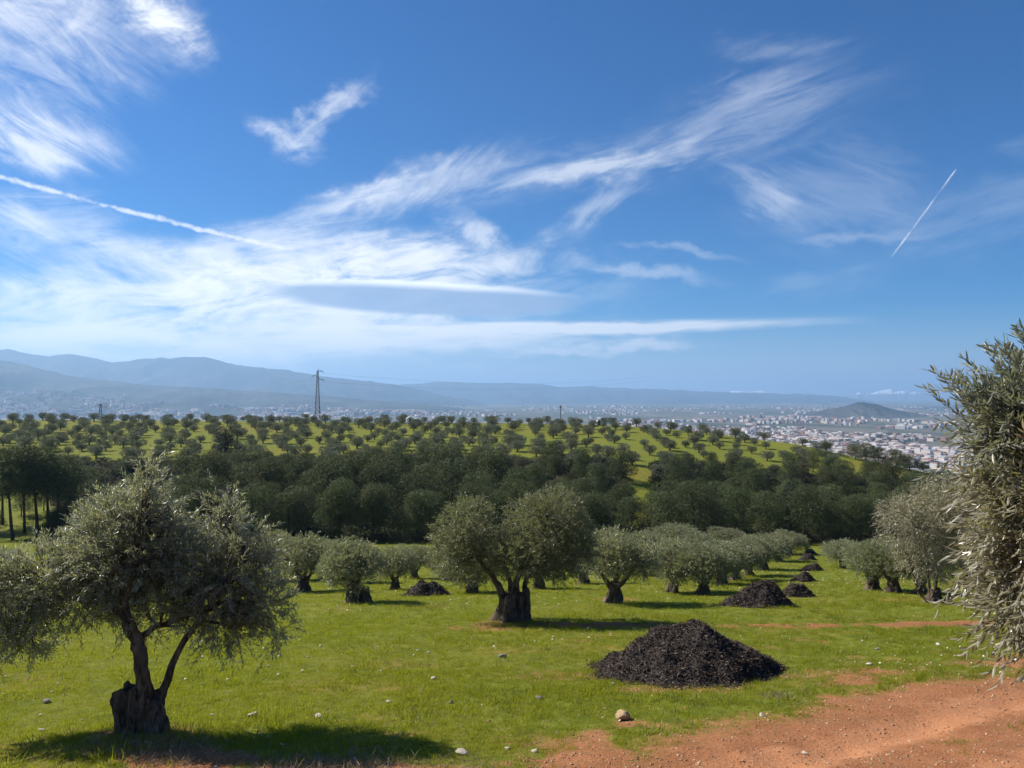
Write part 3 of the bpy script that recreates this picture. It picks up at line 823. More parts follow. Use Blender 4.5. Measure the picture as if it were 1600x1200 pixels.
# ---- the near tree on the left
def near_left():
    g = np.random.default_rng(11)
    d = 9.7; k = d / F
    base = at(226, 1137, d); base[2] = gz(base[0], base[1])
    t = thing('olive_tree', 'large olive tree with a broken hollow stump in the near left of the meadow', 'olive tree', tuple(base))
    O = base
    def p(px, py, dy=0.0): return at(px, py, d + dy) - O
    mb = MB()
    stump(mb, (0.03, 0, 0), .26, .46, g, 0.80, .42, 3, (0, 0), .22, squash=(1.0, .8))
    stump(mb, (-.19, .02, 0), .16, .56, g, 0.85, .22, 8, (-.02, 0), .12, 26, 14)
    stump(mb, (.19, -.04, 0), .13, .36, g, 0.6, .9, 15, (-.06, 0), .3, 26, 14)
    mb.build('trunk', M['bark'], t, True)
    L1 = [p(230, 1110), p(226, 1075), p(220, 1035), p(212, 1000), p(198, 965), p(196, 930, .05), p(205, 880, .1), p(222, 820, .15)]
    limb(L1, .108, .030, g, 10, 24).build('limb', M['bark'], t, True)
    L2 = [p(248, 1095, .1), p(262, 1060, .12), p(280, 1015, .2), p(310, 970, .25), p(350, 915, .3), p(385, 870, .35)]
    limb(L2, .055, .022, g, 9, 18).build('limb', M['bark'], t, True)
    L3 = [p(199, 968), p(165, 940, .4), p(110, 935, .5), p(60, 940, .5), p(0, 930, .5), p(-50, 920, .5)]
    limb(L3, .042, .014, g, 8, 16).build('limb', M['bark'], t, True)
    L4 = [p(213, 1000), p(250, 978, .3), p(300, 962, .5), p(350, 940, .5)]
    limb(L4, .04, .012, g, 7, 12).build('limb', M['bark'], t, True)
    def lb(px, py, rx, rz, dy=0.0, ry=None): return (p(px, py, dy * .7 + .40), (rx * k, (ry or rx) * k * .72, rz * k))
    lobes = [lb(205, 855, 92, 78, .1), lb(222, 790, 52, 44, .1), lb(228, 748, 22, 28, .1, 22), lb(150, 870, 60, 62, 0), lb(285, 885, 56, 58, .3), lb(350, 840, 38, 58, .35), lb(380, 905, 62, 70, .3),
             lb(415, 945, 40, 45, .2), lb(330, 950, 75, 42, .1), lb(350, 985, 52, 22, 0), lb(250, 940, 70, 42, -.1), lb(165, 935, 55, 30, -.1), lb(75, 905, 60, 58, -.15), lb(25, 930, 62, 72, -.2),
             lb(-40, 930, 70, 70, -.2), lb(40, 990, 46, 40, -.2), lb(-10, 1000, 50, 30, -.2), lb(120, 940, 60, 40, -.2), lb(160, 900, 60, 50, -.15), lb(170, 815, 36, 34, -.1), lb(265, 815, 30, 30, .1), lb(345, 795, 22, 26, .3), lb(395, 860, 30, 36, .3), lb(370, 985, 36, 24, .1), lb(430, 985, 26, 26, .1), lb(200, 830, 80, 60, .9), lb(300, 880, 80, 60, .95), lb(220, 880, 80, 55, -.15), lb(340, 900, 65, 50, -.1)]
    bm = branches(g, lobes, [l for l in (L1[4:] + L2[3:] + L3[1:] + L4[1:])], 6, .018)
    leaves, tw = make_crown(g, lobes, 4100, 22, .28, (.070, .0145), up=.45, droop=.5, out=.85, inner=.42, twigs=.0026)
    bm.v += tw.v; bm.t += tw.t; bm.f4 += [f + bm.n for f in tw.f4]; bm.m4 += tw.m4; bm.n += tw.n
    bm.build('branches', M['bark'], t)
    leaves.build('crown', M['olive'], t)
    return t
near_left()

# ---- the double-crowned tree in the middle of the meadow
def middle_tree():
    g = np.random.default_rng(21)
    base = on_ground(800, 972); d = base[1]; k = d / F; O = base
    t = thing('olive_tree', 'broad olive tree with two rounded crown lobes and a thick fluted trunk mid meadow', 'olive tree', tuple(base))
    def p(px, py, dy=0.0): return at(px, py, d + dy) - O
    mb = MB(); stump(mb, (0, 0, 0), .47, .80, g, .78, .42, 6, (0.02, 0), .25)
    stump(mb, (.25, -.05, 0), .28, .95, g, .8, .5, 12, (.05, 0), .2, 30, 14)
    mb.build('trunk', M['bark'], t, True)
    L1 = [p(790, 945), p(780, 918), p(768, 900), p(745, 868, -.1), p(728, 835, -.1)]
    L2 = [p(805, 945), p(806, 915), p(815, 890), p(838, 850), p(858, 812)]
    L3 = [p(818, 940, .1), p(822, 908, .2), p(840, 880, .5), p(880, 850, .8)]
    L4 = [p(800, 940, .2), p(796, 905, .5), p(785, 870, .9), p(790, 830, 1.1)]
    for L, r in ((L1, .13), (L2, .14), (L3, .09), (L4, .1)): limb(L, r, .03, g, 8, 14).build('limb', M['bark'], t, True)
    def lb(px, py, rx, rz, dy=0.0): return (p(px, py, dy), (rx * k, rx * k * .95, rz * k))
    lobes = [lb(728, 832, 46, 46), lb(742, 805, 26, 24), lb(710, 862, 34, 34, -.3), lb(750, 868, 40, 34, .3), lb(858, 835, 62, 56), lb(868, 798, 38, 30), lb(825, 808, 32, 30, .2), lb(895, 862, 34, 36, -.2),
             lb(815, 868, 48, 34, -.5), lb(860, 880, 42, 26, -.2), lb(790, 860, 40, 34, .9), lb(850, 850, 50, 44, 1.0), lb(735, 850, 36, 36, .9), lb(905, 840, 22, 26), lb(700, 885, 20, 16, -.2)]
    bm = branches(g, lobes, L1[2:] + L2[2:] + L3[2:] + L4[2:], 5, .025)
    bm.build('branches', M['bark'], t)
    leaves, _ = make_crown(g, lobes, 6400, 12, .30, (.085, .024), shell=.4, up=.4, droop=.4, out=.85, inner=.45, twigs=0)
    leaves.build('crown', M['olive_row'], t)
middle_tree()

# ---- olive patterns for the rows: built once at the origin, height about 4 m
def row_olive(seed, hw=2.0, top=3.9, split=False, nlobe=8, nshoot=2300, trunk_h=.95, trunk_r=.34):
    g = np.random.default_rng(seed)
    t = thing('olive_tree', 'olive tree', 'olive tree', (0, 0, 0), 0, 'olive trees in the meadow rows')
    mb = MB(); stump(mb, (0, 0, 0), trunk_r, trunk_h, g, .72, .6, seed, (g.normal() * .08, g.normal() * .08), .2, 28, 14)
    mb.build('trunk', M['bark'], t, True)
    nl = 3 + seed % 2
    ends = []; lobes = []
    for q in range(nl):
        a = q * 6.283 / nl + g.random() * .8
        out = hw * (.35 + .2 * g.random())
        e = np.array((math.cos(a) * out, math.sin(a) * out, top * (.50 + .16 * g.random())))
        pts = [(math.cos(a) * trunk_r * .3, math.sin(a) * trunk_r * .3, trunk_h * .8), (math.cos(a) * out * .45, math.sin(a) * out * .45, trunk_h + .25), tuple(e)]
        limb(pts, .11 + .04 * g.random(), .04, g, 7, 10).build('limb', M['bark'], t, True)
        ends += [np.array(pts[1]), e]
        lobes.append((e + (0, 0, .25), (hw * .46, hw * .46, top * .17)))
    for q in range(nlobe):
        a = q * 6.283 / nlobe + g.random() * .5
        rr_ = hw * (.45 + .18 * g.random())
        zz = top * (.36 + .26 * g.random())
        s = .22 + .20 * g.random()
        lobes.append(((math.cos(a) * rr_, math.sin(a) * rr_, zz), (hw * s, hw * s, hw * s * .8)))
    lobes.append(((g.normal() * .2, g.normal() * .2, top * .74), (hw * .5, hw * .5, top * .18)))
    bm = branches(g, lobes, ends, 2, .03)
    for q in range(nl): tube(bm, spline([(0, 0, trunk_h * .72), ends[2 * q], ends[2 * q + 1]], 6), .03, 5)
    bm.build('branches', M['bark'], t)
    lv, _ = make_crown(g, lobes, nshoot, 10, .32, (.125, .040), shell=.3, up=.45, droop=.5, out=.9, inner=.40, twigs=0)
    lv.build('crown', M['olive_row'], t)
    return t
patterns = [row_olive(31), row_olive(32, 2.2, 3.8), row_olive(33, 1.9, 4.1), row_olive(34, 2.1, 3.9, trunk_h=1.05), row_olive(35, 2.0, 3.7, trunk_r=.30)]
first = [True] * len(patterns)
def place(i, loc, rz, sc, label, group):
    if first[i]:
        first[i] = False; o = patterns[i]
        o.location = loc; o.rotation_euler = (0, 0, rz); o.scale = sc; o['label'] = label; o['group'] = group
        return o
    return dup(patterns[i], loc, rz, sc, label, group)
ROW = 'olive trees in the meadow rows'
rows = [  # base px, base py, top py, half width px, label
    (472, 922, 826, 46, 'olive tree with forked dark trunk just right of the near left tree'),
    (430, 908, 824, 36, 'olive tree half hidden behind the near left tree, trunk out of sight'),
    (553, 943, 838, 58, 'low spreading olive tree beside a squat second stump on the left of the meadow'),
    (546, 912, 842, 42, 'olive tree standing directly behind the one with the squat second stump'),
    (505, 905, 838, 34, 'olive tree in the back row between the forked trunk and the low spreading olive'),
    (617, 920, 846, 34, 'small olive tree with a flared trunk left of the small dark heap'),
    (648, 903, 846, 30, 'olive tree behind and right of the flared trunk near the small heap'),
    (690, 905, 850, 30, 'olive tree behind the small heap, partly covered by the middle tree'),
    (738, 927, 850, 44, 'olive tree with a short stump seen under the left lobe of the middle tree'),
    (841, 921, 846, 44, 'olive tree with a wide base seen under the right lobe of the middle tree'),
    (913, 912, 838, 38, 'olive tree with a thin dark trunk between the middle tree and its right neighbour'),
    (958, 941, 812, 60, 'dark olive tree with a wide flared trunk next right of the middle tree'),
    (1003, 897, 826, 38, 'olive tree in the back row behind the wide flared trunk'),
    (1050, 923, 830, 44, 'first olive tree right of the wide flared trunk, leaning with a forked top'),
    (1097, 925, 832, 44, 'olive tree with a straight thick trunk left of the second largest heap'),
    (1127, 915, 842, 36, 'olive tree with a bulging trunk foot behind the straight thick trunk'),
    (1149, 908, 838, 36, 'olive tree in the row along the heaps, level with the second largest heap'),
    (1171, 900, 834, 36, 'olive tree in the row along the heaps, level with the third heap'),
    (1192, 890, 830, 34, 'olive tree in the row along the heaps, level with the fourth heap'),
    (1214, 878, 828, 32, 'olive tree near the far end of the row along the heaps'),
    (1232, 866, 826, 28, 'last olive tree of the row along the heaps, against the dark pines'),
    (1048, 872, 813, 40, 'olive tree deep in the grove whose crown shows above the middle rows'),
    (1135, 858, 822, 34, 'far flat-crowned olive tree in front of the pines, left of the row end'),
    (1085, 885, 828, 34, 'olive tree behind the straight thick trunk in the second row'),
    (1318, 888, 835, 28, 'farthest olive tree right of the line of heaps'),
    (1362, 922, 835, 46, 'round olive tree with a single dark trunk right of the heaps'),
    (1396, 926, 834, 46, 'vase-shaped olive tree with three spreading limbs right of the heaps'),
    (1440, 929, 838, 40, 'olive tree with a very thick trunk behind the yellow-tipped tree'),
    (1530, 915, 800, 55, 'olive tree mostly hidden behind the near tree at right'),
]
for n, (bx, by, ty, hw, lab) in enumerate(rows):
    b = on_ground(bx, by); k = b[1] / F
    H = (by - ty) * k; W = hw * k
    i = n % len(patterns)
    o = place(i, tuple(b), rng.random() * 6.28, (W / 1.8 * (.88 + .28 * rng.random()), W / 1.8 * (.88 + .28 * rng.random()), H / 4.0), lab, ROW)
    o.rotation_euler[0] = rng.normal() * .05; o.rotation_euler[1] = rng.normal() * .05
# squat stump beside the low spreading tree
b = on_ground(570, 943)
mb = MB(); stump(mb, (0, 0, 0), .24, .48, np.random.default_rng(5), .62, .5, 19, (.03, 0), .3, 26, 14)
tag(link('tree_stump', mb.mesh('tree_stump', M['bark'], True), None, tuple(b)), 'squat dark stump standing right beside the trunk of a low spreading olive', 'tree stump')

# ---- yellow-tipped tree at right, behind the near one
def yellow_tree():
    g = np.random.default_rng(41)
    base = on_ground(1458, 943); d = base[1]; k = d / F; O = base
    t = thing('olive_tree', 'tall olive tree with yellowing leaves and a pale slanting limb, right of the heaps', 'olive tree', tuple(base))
    def p(px, py, dy=0.0): return at(px, py, d + dy) - O
    mb = MB(); stump(mb, (0, 0, 0), .30, .50, g, .7, .55, 7, (.05, 0), .4, 30, 12); mb.build('trunk', M['bark'], t, True)
    Ls = [([p(1454, 935), p(1452, 912), p(1450, 880), p(1440, 830)], .07), ([p(1462, 935), p(1462, 908), p(1470, 870), p(1490, 820)], .07),
          ([p(1448, 938), p(1436, 925), p(1428, 905), p(1420, 870)], .06)]
    for L, r in Ls: limb(L, r, .03, g, 8, 12).build('limb', M['bark'], t, True)
    S = [p(1478, 944, -.2), p(1490, 922, -.15), p(1506, 904, -.1), p(1530, 890), p(1555, 860)]
    tag(limb(S, .12, .05, g, 9, 14).build('limb', M['bark'], t, True), 'pale slanting limb')
    def lb(px, py, rx, rz, dy=0.0): return (p(px, py, dy), (rx * k, rx * k, rz * k))
    lobes = [lb(1425, 820, 44, 40), lb(1400, 800, 26, 22, -.3), lb(1460, 800, 50, 44), lb(1490, 775, 44, 34), lb(1520, 810, 50, 50), lb(1440, 865, 34, 30, -.4), lb(1480, 850, 50, 36), lb(1525, 860, 45, 30),
             lb(1560, 800, 50, 55), lb(1450, 810, 45, 40, 1.2), lb(1510, 800, 50, 50, 1.3), lb(1455, 885, 18, 22, -.5), lb(1590, 850, 50, 40)]
    branches(g, lobes, [q for L, _ in Ls for q in L[2:]] + S[3:], 4, .025).build('branches', M['bark'], t)
    lv, _ = make_crown(g, lobes, 7000, 10, .32, (.095, .028), up=.15, droop=.8, out=.8, inner=.45, twigs=0)
    lv.build('crown', M['olive_yellow'], t)
yellow_tree()

# ---- near tree at the right edge: only its outer sprays reach into the picture
def near_right():
    g = np.random.default_rng(51)
    d = 3.6; k = d / F
    bx, by = 4.35, 3.9
    base = np.array((bx, by, gz(bx, by))); O = base
    t = thing('olive_tree', 'very close olive tree with long leafy sprays hanging in at the right edge', 'olive tree', tuple(base))
    def p(px, py, dy=0.0): return at(px, py, d + dy) - O
    mb = MB(); stump(mb, (0, 0, 0), .34, .8, g, .75, .5, 9, (0, 0), .2, 36, 16); mb.build('trunk', M['bark'], t, True)
    tips = [p(1620, 600, .1), p(1610, 700), p(1640, 830, -.1), p(1640, 960), p(1700, 480, .2)]
    for e in tips:
        c = np.array((-.15, -.05, .9)); limb([(0, 0, .5), c, c * .45 + e * .55 + (0, 0, .25), e], .075, .010, g, 8, 18).build('limb', M['bark'], t, True)
    def lb(px, py, rx, rz, dy=0.0, ry=None): return (p(px + 24, py, dy), (rx * k, (ry or rx) * k, rz * k))
    up_l = [lb(1640, 655, 90, 52, .1), lb(1560, 640, 46, 30, .0), lb(1498, 636, 16, 12, 0), lb(1530, 690, 28, 24, 0), lb(1620, 605, 44, 34, .1), lb(1580, 598, 26, 20, .05), lb(1680, 570, 60, 50, .2), lb(1590, 690, 48, 36, .1)]
    low_l = [lb(1605, 745, 56, 48), lb(1640, 800, 70, 55, -.1), lb(1615, 855, 58, 52), lb(1605, 915, 56, 46), lb(1640, 960, 52, 38), lb(1660, 880, 80, 100, .25), lb(1565, 950, 30, 26, .05), lb(1560, 770, 34, 30, .1), lb(1575, 830, 34, 40, .1)]
    body = [lb(1790, 690, 130, 130, .3), lb(1790, 860, 150, 150, .3), lb(1700, 720, 90, 130, .35)]
    bm = branches(g, up_l + low_l, tips, 7, .010)
    a, tw = make_crown(g, up_l, 540, 24, .25, (.058, .0125), up=.30, droop=.25, out=.95, inner=.25, fine=True, twigs=.0018, spread=.50, jitter=0, wild=.09)
    b, tw2 = make_crown(g, low_l, 1000, 24, .25, (.060, .0125), up=-.05, droop=.6, out=.75, inner=.2, fine=True, twigs=.0018, spread=.46, jitter=0, wild=.09)
    c, _ = make_crown(g, body, 420, 20, .30, (.075, .018), up=.2, droop=.6, inner=.4, twigs=0)
    for q in (tw, tw2):
        bm.f4 += [f + bm.n for f in q.f4]; bm.m4 += q.m4; bm.v += q.v; bm.t += q.t; bm.n += q.n
    bm.build('branches', M['bark'], t)
    a.build('crown', M['olive_near'], t)
    tag(b.build('crown', M['olive_straw'], t), 'lower sprays with straw-coloured leaves')
    c.build('crown', M['olive_near'], t)
near_right()

# ------------------------------------------------------------------ pine wood in the valley
def pine_pattern(seed, H=9.0, W=3.7, mat='pine', base=.10, n=11000, flat=.74, conic=False, size=.24):
    g = np.random.default_rng(seed)
    t = thing('pine_tree', 'pine', 'pine tree', (0, 0, 0))
    mb = MB()
    lx, ly = g.normal() * .5, g.normal() * .5
    tube(mb, spline([(0, 0, -.4), (lx * .3, ly * .3, H * .35), (lx, ly, H * .85)], 9), np.linspace(.21, .06, 9), 7, .15)
    lobes = []
    if conic:
        for q in range(9):
            f = q / 8.0; r = W * (1 - f) ** .8 * .75 + .3
            lobes.append(((g.normal() * .25, g.normal() * .25, H * (.22 + .74 * f)), (r, r, H * .10)))
    else:
        nl = 11
        for q in range(nl):
            a = q * 2.4 + g.random(); f = (q + .5) / nl
            r = W * (.62 * math.sqrt(1 - f * .82)) * (.7 + .4 * g.random())
            s = W * (.36 + .16 * g.random())
            c = np.array((lx + math.cos(a) * r, ly + math.sin(a) * r, H * (base + .18 + (1 - base - .30) * f)))
            lobes.append((c, (s, s, s * flat)))
            tube(mb, spline([(lx * f, ly * f, c[2] - .10 * H), c * .5 + np.array((lx, ly, c[2] - .05 * H)) * .5, c], 5), np.linspace(.09, .03, 5), 5, 0, cap=False)
        lobes.append(((lx, ly, H * .88), (W * .5, W * .5, H * .11)))
    mb.build('trunk', M['pine_bark'], t, True)
    lv, _ = make_crown(g, lobes, n // 4, 4, size * 1.5, (size, size * .36), up=.35, droop=.1, out=.45, inner=.80, twigs=0, shell=.72, spread=.8)
    lv.build('crown', M[mat], t)
    return t
pines = [pine_pattern(61), pine_pattern(62, 9.4, 4.0), pine_pattern(63, 8.6, 3.8, 'pine', .06), pine_pattern(64, 9.8, 3.3, 'pine', .24), pine_pattern(65, 8.4, 3.3, 'pine_brown', .14, 8000), pine_pattern(66, 9.2, 4.1, 'pine', .05)]
pine_h = [9.0, 9.4, 8.6, 9.8, 8.4, 9.2]
bound_x = [-300, -60, 0, 100, 140, 240, 268, 300, 400, 500, 560, 600, 700, 760, 800, 850, 900, 1000, 1060, 1150, 1190, 1196, 1216, 1224, 1260, 1300, 1340, 1380, 1440, 1470, 1560, 1800]
bound_y = [690, 700, 698, 702, 748, 748, 712, 704, 704, 706, 700, 694, 690, 700, 702, 682, 690, 708, 702, 704, 722, 762, 762, 700, 694, 712, 720, 716, 738, 744, 756, 790]
pine_used = [False] * len(pines)
pine_spots = []
def pine_label(px, y, top):
    if px < 120: return 'dark pine with bare trunks showing under its crown at the left edge of the wood', 'pines at the left edge of the wood'
    if y < 112:
        for lim, w in ((430, 'behind the near left tree'), (660, 'behind the left rows of olives'), (930, 'behind the middle olive tree'), (1260, 'behind the olive row along the heaps'), (9999, 'behind the olives right of the heaps')):
            if px < lim: return 'dark pine in the front row of the wood, ' + w, 'pines in the front row of the wood'
    if px > 1225: return ('rounded green pine on the right end of the wood towards the town', 'pines at the right end of the wood')
    if px > 860: return ('rounded green pine ' + ('low' if y < 128 else 'high') + ' in the middle of the wood below the bare green slope', 'pines below the bare slope')
    return ('dark green pine ' + ('low' if y < 126 else 'high') + ' in the thick of the wood, ' + ('left' if px < 500 else 'right') + ' of the tall pylon', 'pines below the olive rows')
def add_pine(i, x, y, sc, lab, grp):
    z = gz(x, y); s = sc
    loc = (x, y, z - .1); rz = rng.random() * 6.28; scl = (s * (.95 + .2 * rng.random()), s * (.95 + .2 * rng.random()), s)
    if not pine_used[i]:
        pine_used[i] = True; o = pines[i]; o.location = loc; o.rotation_euler = (0, 0, rz); o.scale = scl; o['label'] = lab; o['group'] = grp
    else: o = dup(pines[i], loc, rz, scl, lab, grp)
    pine_spots.append((x, y)); return o
cands = []
gp = np.random.default_rng(314)
tries = 0
while tries < 14000:
    tries += 1
    y = 97 + 72 * gp.random() ** 1.1; x = (gp.random() * 2 - 1) * .80 * y
    dmin = 4.6 + 1.1 * gp.random()
    if any(((x - q[0]) ** 2 + ((y - q[1]) / 1.35) ** 2) < dmin ** 2 for q in cands): continue
    cands.append((x, y))
for px in np.arange(-40, 1500, 70):                # an unbroken front row along the meadow
    y = 98 + gp.random() * 3; cands.append(((px + gp.normal() * 8 - 800) / F * y, y))
for x, y in cands:
    i = int(rng.choice(6, p=[.2, .2, .18, .18, .08, .16])); sc = (.62 + .30 * rng.random() + .014 * max(0, min(y - 98, 28))) if x < 2 else (.60 + .30 * rng.random()) * (1.0 if y < 140 else .9)
    z = gz(x, y); px = float(project(np.array((x, y, z + 8.0)))[0])
    if px < 115: continue
    room = at(px, float(np.interp(px, bound_x, bound_y)) + rng.random() ** 2 * 12, y)[2] - z
    sc = min(sc, room / (pine_h[i] * .98))
    gap = (972 < px < 1016 and 112 < y < 140) or (-20 < px < 60 and 104 < y < 140 and rng.random() < .75) or (1192 < px < 1216 and y > 135)
    if sc > .42 and not gap:
        lab, grp = pine_label(px, y, 0)
        add_pine(i, x, y, sc, lab, grp)
stem = pine_pattern(67, 10.5, 3.6, 'pine', .36, 11000, .8); pines.append(stem); pine_h.append(10.5); pine_used.append(False)
for px, y, tp in ((-26, 104, 708), (22, 102, 700), (41, 109, 706), (62, 105, 698), (94, 107, 712), (-60, 112, 700), (6, 117, 704), (112, 112, 730), (78, 116, 702)):
    x = (px - 800) / F * y
    add_pine(6, x, y, (at(px, tp, y)[2] - gz(x, y)) / 10.3, 'dark pine with tall bare trunk in the clump at the left edge of the wood', 'pines at the left edge of the wood').rotation_euler = (rng.normal() * .06, rng.normal() * .06, rng.random() * 6.28)
for px, tp in ((1238, 700), (1256, 695), (1276, 691), (1291, 690), (1336, 695), (1351, 696), (1373, 700), (1400, 704), (1421, 711), (1443, 722), (1312, 704)):
    a = (px - 800) / F; y = float(np.interp(a, _ca, _cd)) - 2 - 3 * rng.random(); x = a * y
    o = add_pine(int(rng.choice([0, 1, 2, 5])), x, y, (at(px, tp, y)[2] - gz(x, y)) / 8.6, 'dark tree on the skyline at the right end of the far hill, overlooking the town', 'trees on the skyline above the town')
    o.scale = (o.scale[0] * 1.6, o.scale[1] * 1.6, o.scale[2] * 1.05)
for px, y, h in ((-8, 106, 3.6), (84, 103, 4.2), (103, 104, 5.0), (122, 102, 4.4), (146, 104, 5.4), (35, 121, 4.5), (70, 124, 5)):
    x = (px - 800) / F * y
    add_pine(int(rng.choice([0, 1, 2, 4])), x, y, h / 9.0, 'low bushy pine under the bare-trunked clump at the left edge of the wood', 'pines at the left edge of the wood')
print('pines', len(pine_spots))
# dark conifer rising into the olive rows
dark = pine_pattern(71, 9.5, 2.6, 'cypress', .15, 6000, 1.0)
b = at(351, 722, 150); dark.location = (b[0], b[1], gz(b[0], b[1])); dark['label'] = 'near-black dense conifer standing alone against the bright olive rows, left of the pylon'
dark.scale = (1.4, 1.4, (722 - 664) / F * 150 / 9.5 * 1.05)
# open-branched conifer in the front row on the right
spiky = pine_pattern(72, 9.0, 2.4, 'cypress', .1, 4200, .5, True)
b = on_ground(1285, 856); spiky.location = (b[0] + 1.0, 101.5, gz(b[0] + 1.0, 101.5)); spiky['label'] = 'pointed dark conifer in the front of the wood behind the farthest heap'
# two slim cypresses by the town
cyp = pine_pattern(73, 9.0, 1.0, 'cypress', .05, 3000, 1.2, True)
for q, (px, lab) in enumerate(((1466, 'left of two slim dark cypresses in front of the town'), (1472, 'right of two slim dark cypresses in front of the town'))):
    b = at(px, 742, 164); loc = (b[0], b[1], gz(b[0], b[1]) - .3)
    o = cyp if q == 0 else dup(cyp, loc, 1.3, (.3, .3, .36), lab)
    o.name = 'cypress_tree'; o['category'] = 'cypress'; o.location = loc; o['label'] = lab; o.scale = (.32, .32, .36)
# ------------------------------------------------------------------ olive rows on the far hill
def far_olive(seed, H=3.9, W=2.2):
    g = np.random.default_rng(seed)
    t = thing('olive_tree', 'far olive', 'olive tree', (0, 0, 0))
    mb = MB(); nl = 2 + seed % 2
    tube(mb, [(0, 0, -.3), (.02, 0, .5), (.05, .02, 1.0)], [.34, .24, .20], 7, .2)
    lobes = []
    for q in range(nl):
        a = q * 6.28 / nl + g.random()
        e = np.array((math.cos(a) * W * .40, math.sin(a) * W * .40, H * .56))
        tube(mb, spline([(0.04, 0, .85), e * .5 + (0, 0, .25), e], 5), np.linspace(.15, .07, 5), 5, 0, cap=False)
        lobes.append((e, (W * .60, W * .60, H * .30)))
    for q in range(5):
        a = g.random() * 6.28; r = W * (.35 + .3 * g.random())
        lobes.append(((math.cos(a) * r, math.sin(a) * r, H * (.36 + .32 * g.random())), (W * .42, W * .42, H * .20)))
    mb.build('trunk', M['bark'], t, True)
    lv, _ = make_crown(g, lobes, 640, 4, .36, (.28, .13), shell=.6, up=.35, droop=.3, out=.9, inner=.6, twigs=0)
    lv.build('crown', M['olive_far'], t)
    return t
far_pat = [far_olive(81), far_olive(82, 3.6, 2.4), far_olive(83, 4.2, 2.1), far_olive(84, 3.7, 2.0), far_olive(85, 4.0, 2.3)]
far_used = [False] * 5
ps = np.array(pine_spots)
far_list = []
def far_label(px, y, dc):
    if y > dc - 9: return 'small olive tree standing along the skyline of the far hill', 'olive trees on the far skyline'
    row = 'nearest' if y < 178 else 'middle' if y < 215 else 'upper'
    if px < 330: return 'grey-green olive tree in the ' + row + ' close rows on the left of the far hill', 'olive trees in the close rows of the far hill'
    if px < 700: return 'olive tree on bright grass in the ' + row + ' rows below the pylon', 'olive trees below the pylon'
    if px < 980: return 'olive tree in the ' + row + ' open rows below the thin mast', 'olive trees below the thin mast'
    return 'olive tree in the ' + row + ' part of the bare right slope, casting a long shadow', 'olive trees on the bare right slope'
ang = R(24); ca_, sa_ = math.cos(ang), math.sin(ang)
cand = []
for iu in range(-33, 34):
    for iv in range(0, 20):
        u = iu * 7.0 + (iv % 2) * 1.5; v = 136 + iv * 7.6
        x = u * ca_ - (v - 200) * sa_ + rng.normal() * 1.1; y = 200 + u * sa_ * .35 + (v - 200) * ca_ + rng.normal() * 1.1
        cand.append((x, y))
for px in np.arange(-20, 1180, 17):                 # a close line along the skyline
    a = (px - 800) / F; dc = np.interp(a, _ca, _cd); y = dc - 1 + rng.normal() * 3.0
    cand.append((a * y + rng.normal() * 1.2, y))
for x, y in cand:
    a = x / y
    px = 800 + F * a
    if not -40 < px < 1330: continue
    dc = np.interp(a, _ca, _cd)
    if y > dc + 4: continue
    if px > 960 and rng.random() < .18: continue
    if len(far_list) and min((x - q[0]) ** 2 + (y - q[1]) ** 2 for q in far_list) < 4.4 ** 2: continue
    z = gz(x, y)
    tx, ty = project(np.array((x, y, z + 3.9)))
    if ty > np.interp(tx, bound_x, bound_y) + 12: continue           # wholly behind the pines
    if len(ps) and ((ps[:, 0] - x) ** 2 + (ps[:, 1] - y) ** 2).min() < 3.2 ** 2: continue
    far_list.append((x, y))
FAR_MAX = 258                                     # the nearest ones singly, what is left beyond them as one mass
far_list.sort(key=lambda q: q[1])
mass = []
for n_, (x, y) in enumerate(far_list):
    px = 800 + F * x / y; dc = np.interp(x / y, _ca, _cd); z = gz(x, y)
    i = int(rng.integers(5)); s = (.50 + .34 * rng.random()) * (1.0 if px < 900 else .92); lab, grp = far_label(px, y, dc)
    if n_ >= FAR_MAX: mass.append((x, y, z, s, rng.random() * 6.28)); continue
    scl = (s * (.85 + .35 * rng.random()), s * (.85 + .35 * rng.random()), s); rz = rng.random() * 6.28
    if not far_used[i]:
        far_used[i] = True; o = far_pat[i]; o.location = (x, y, z); o.rotation_euler = (0, 0, rz); o.scale = scl; o['label'] = lab; o['group'] = grp
    else: dup(far_pat[i], (x, y, z), rz, scl, lab, grp)
print('far olives', len(far_list), len(mass))

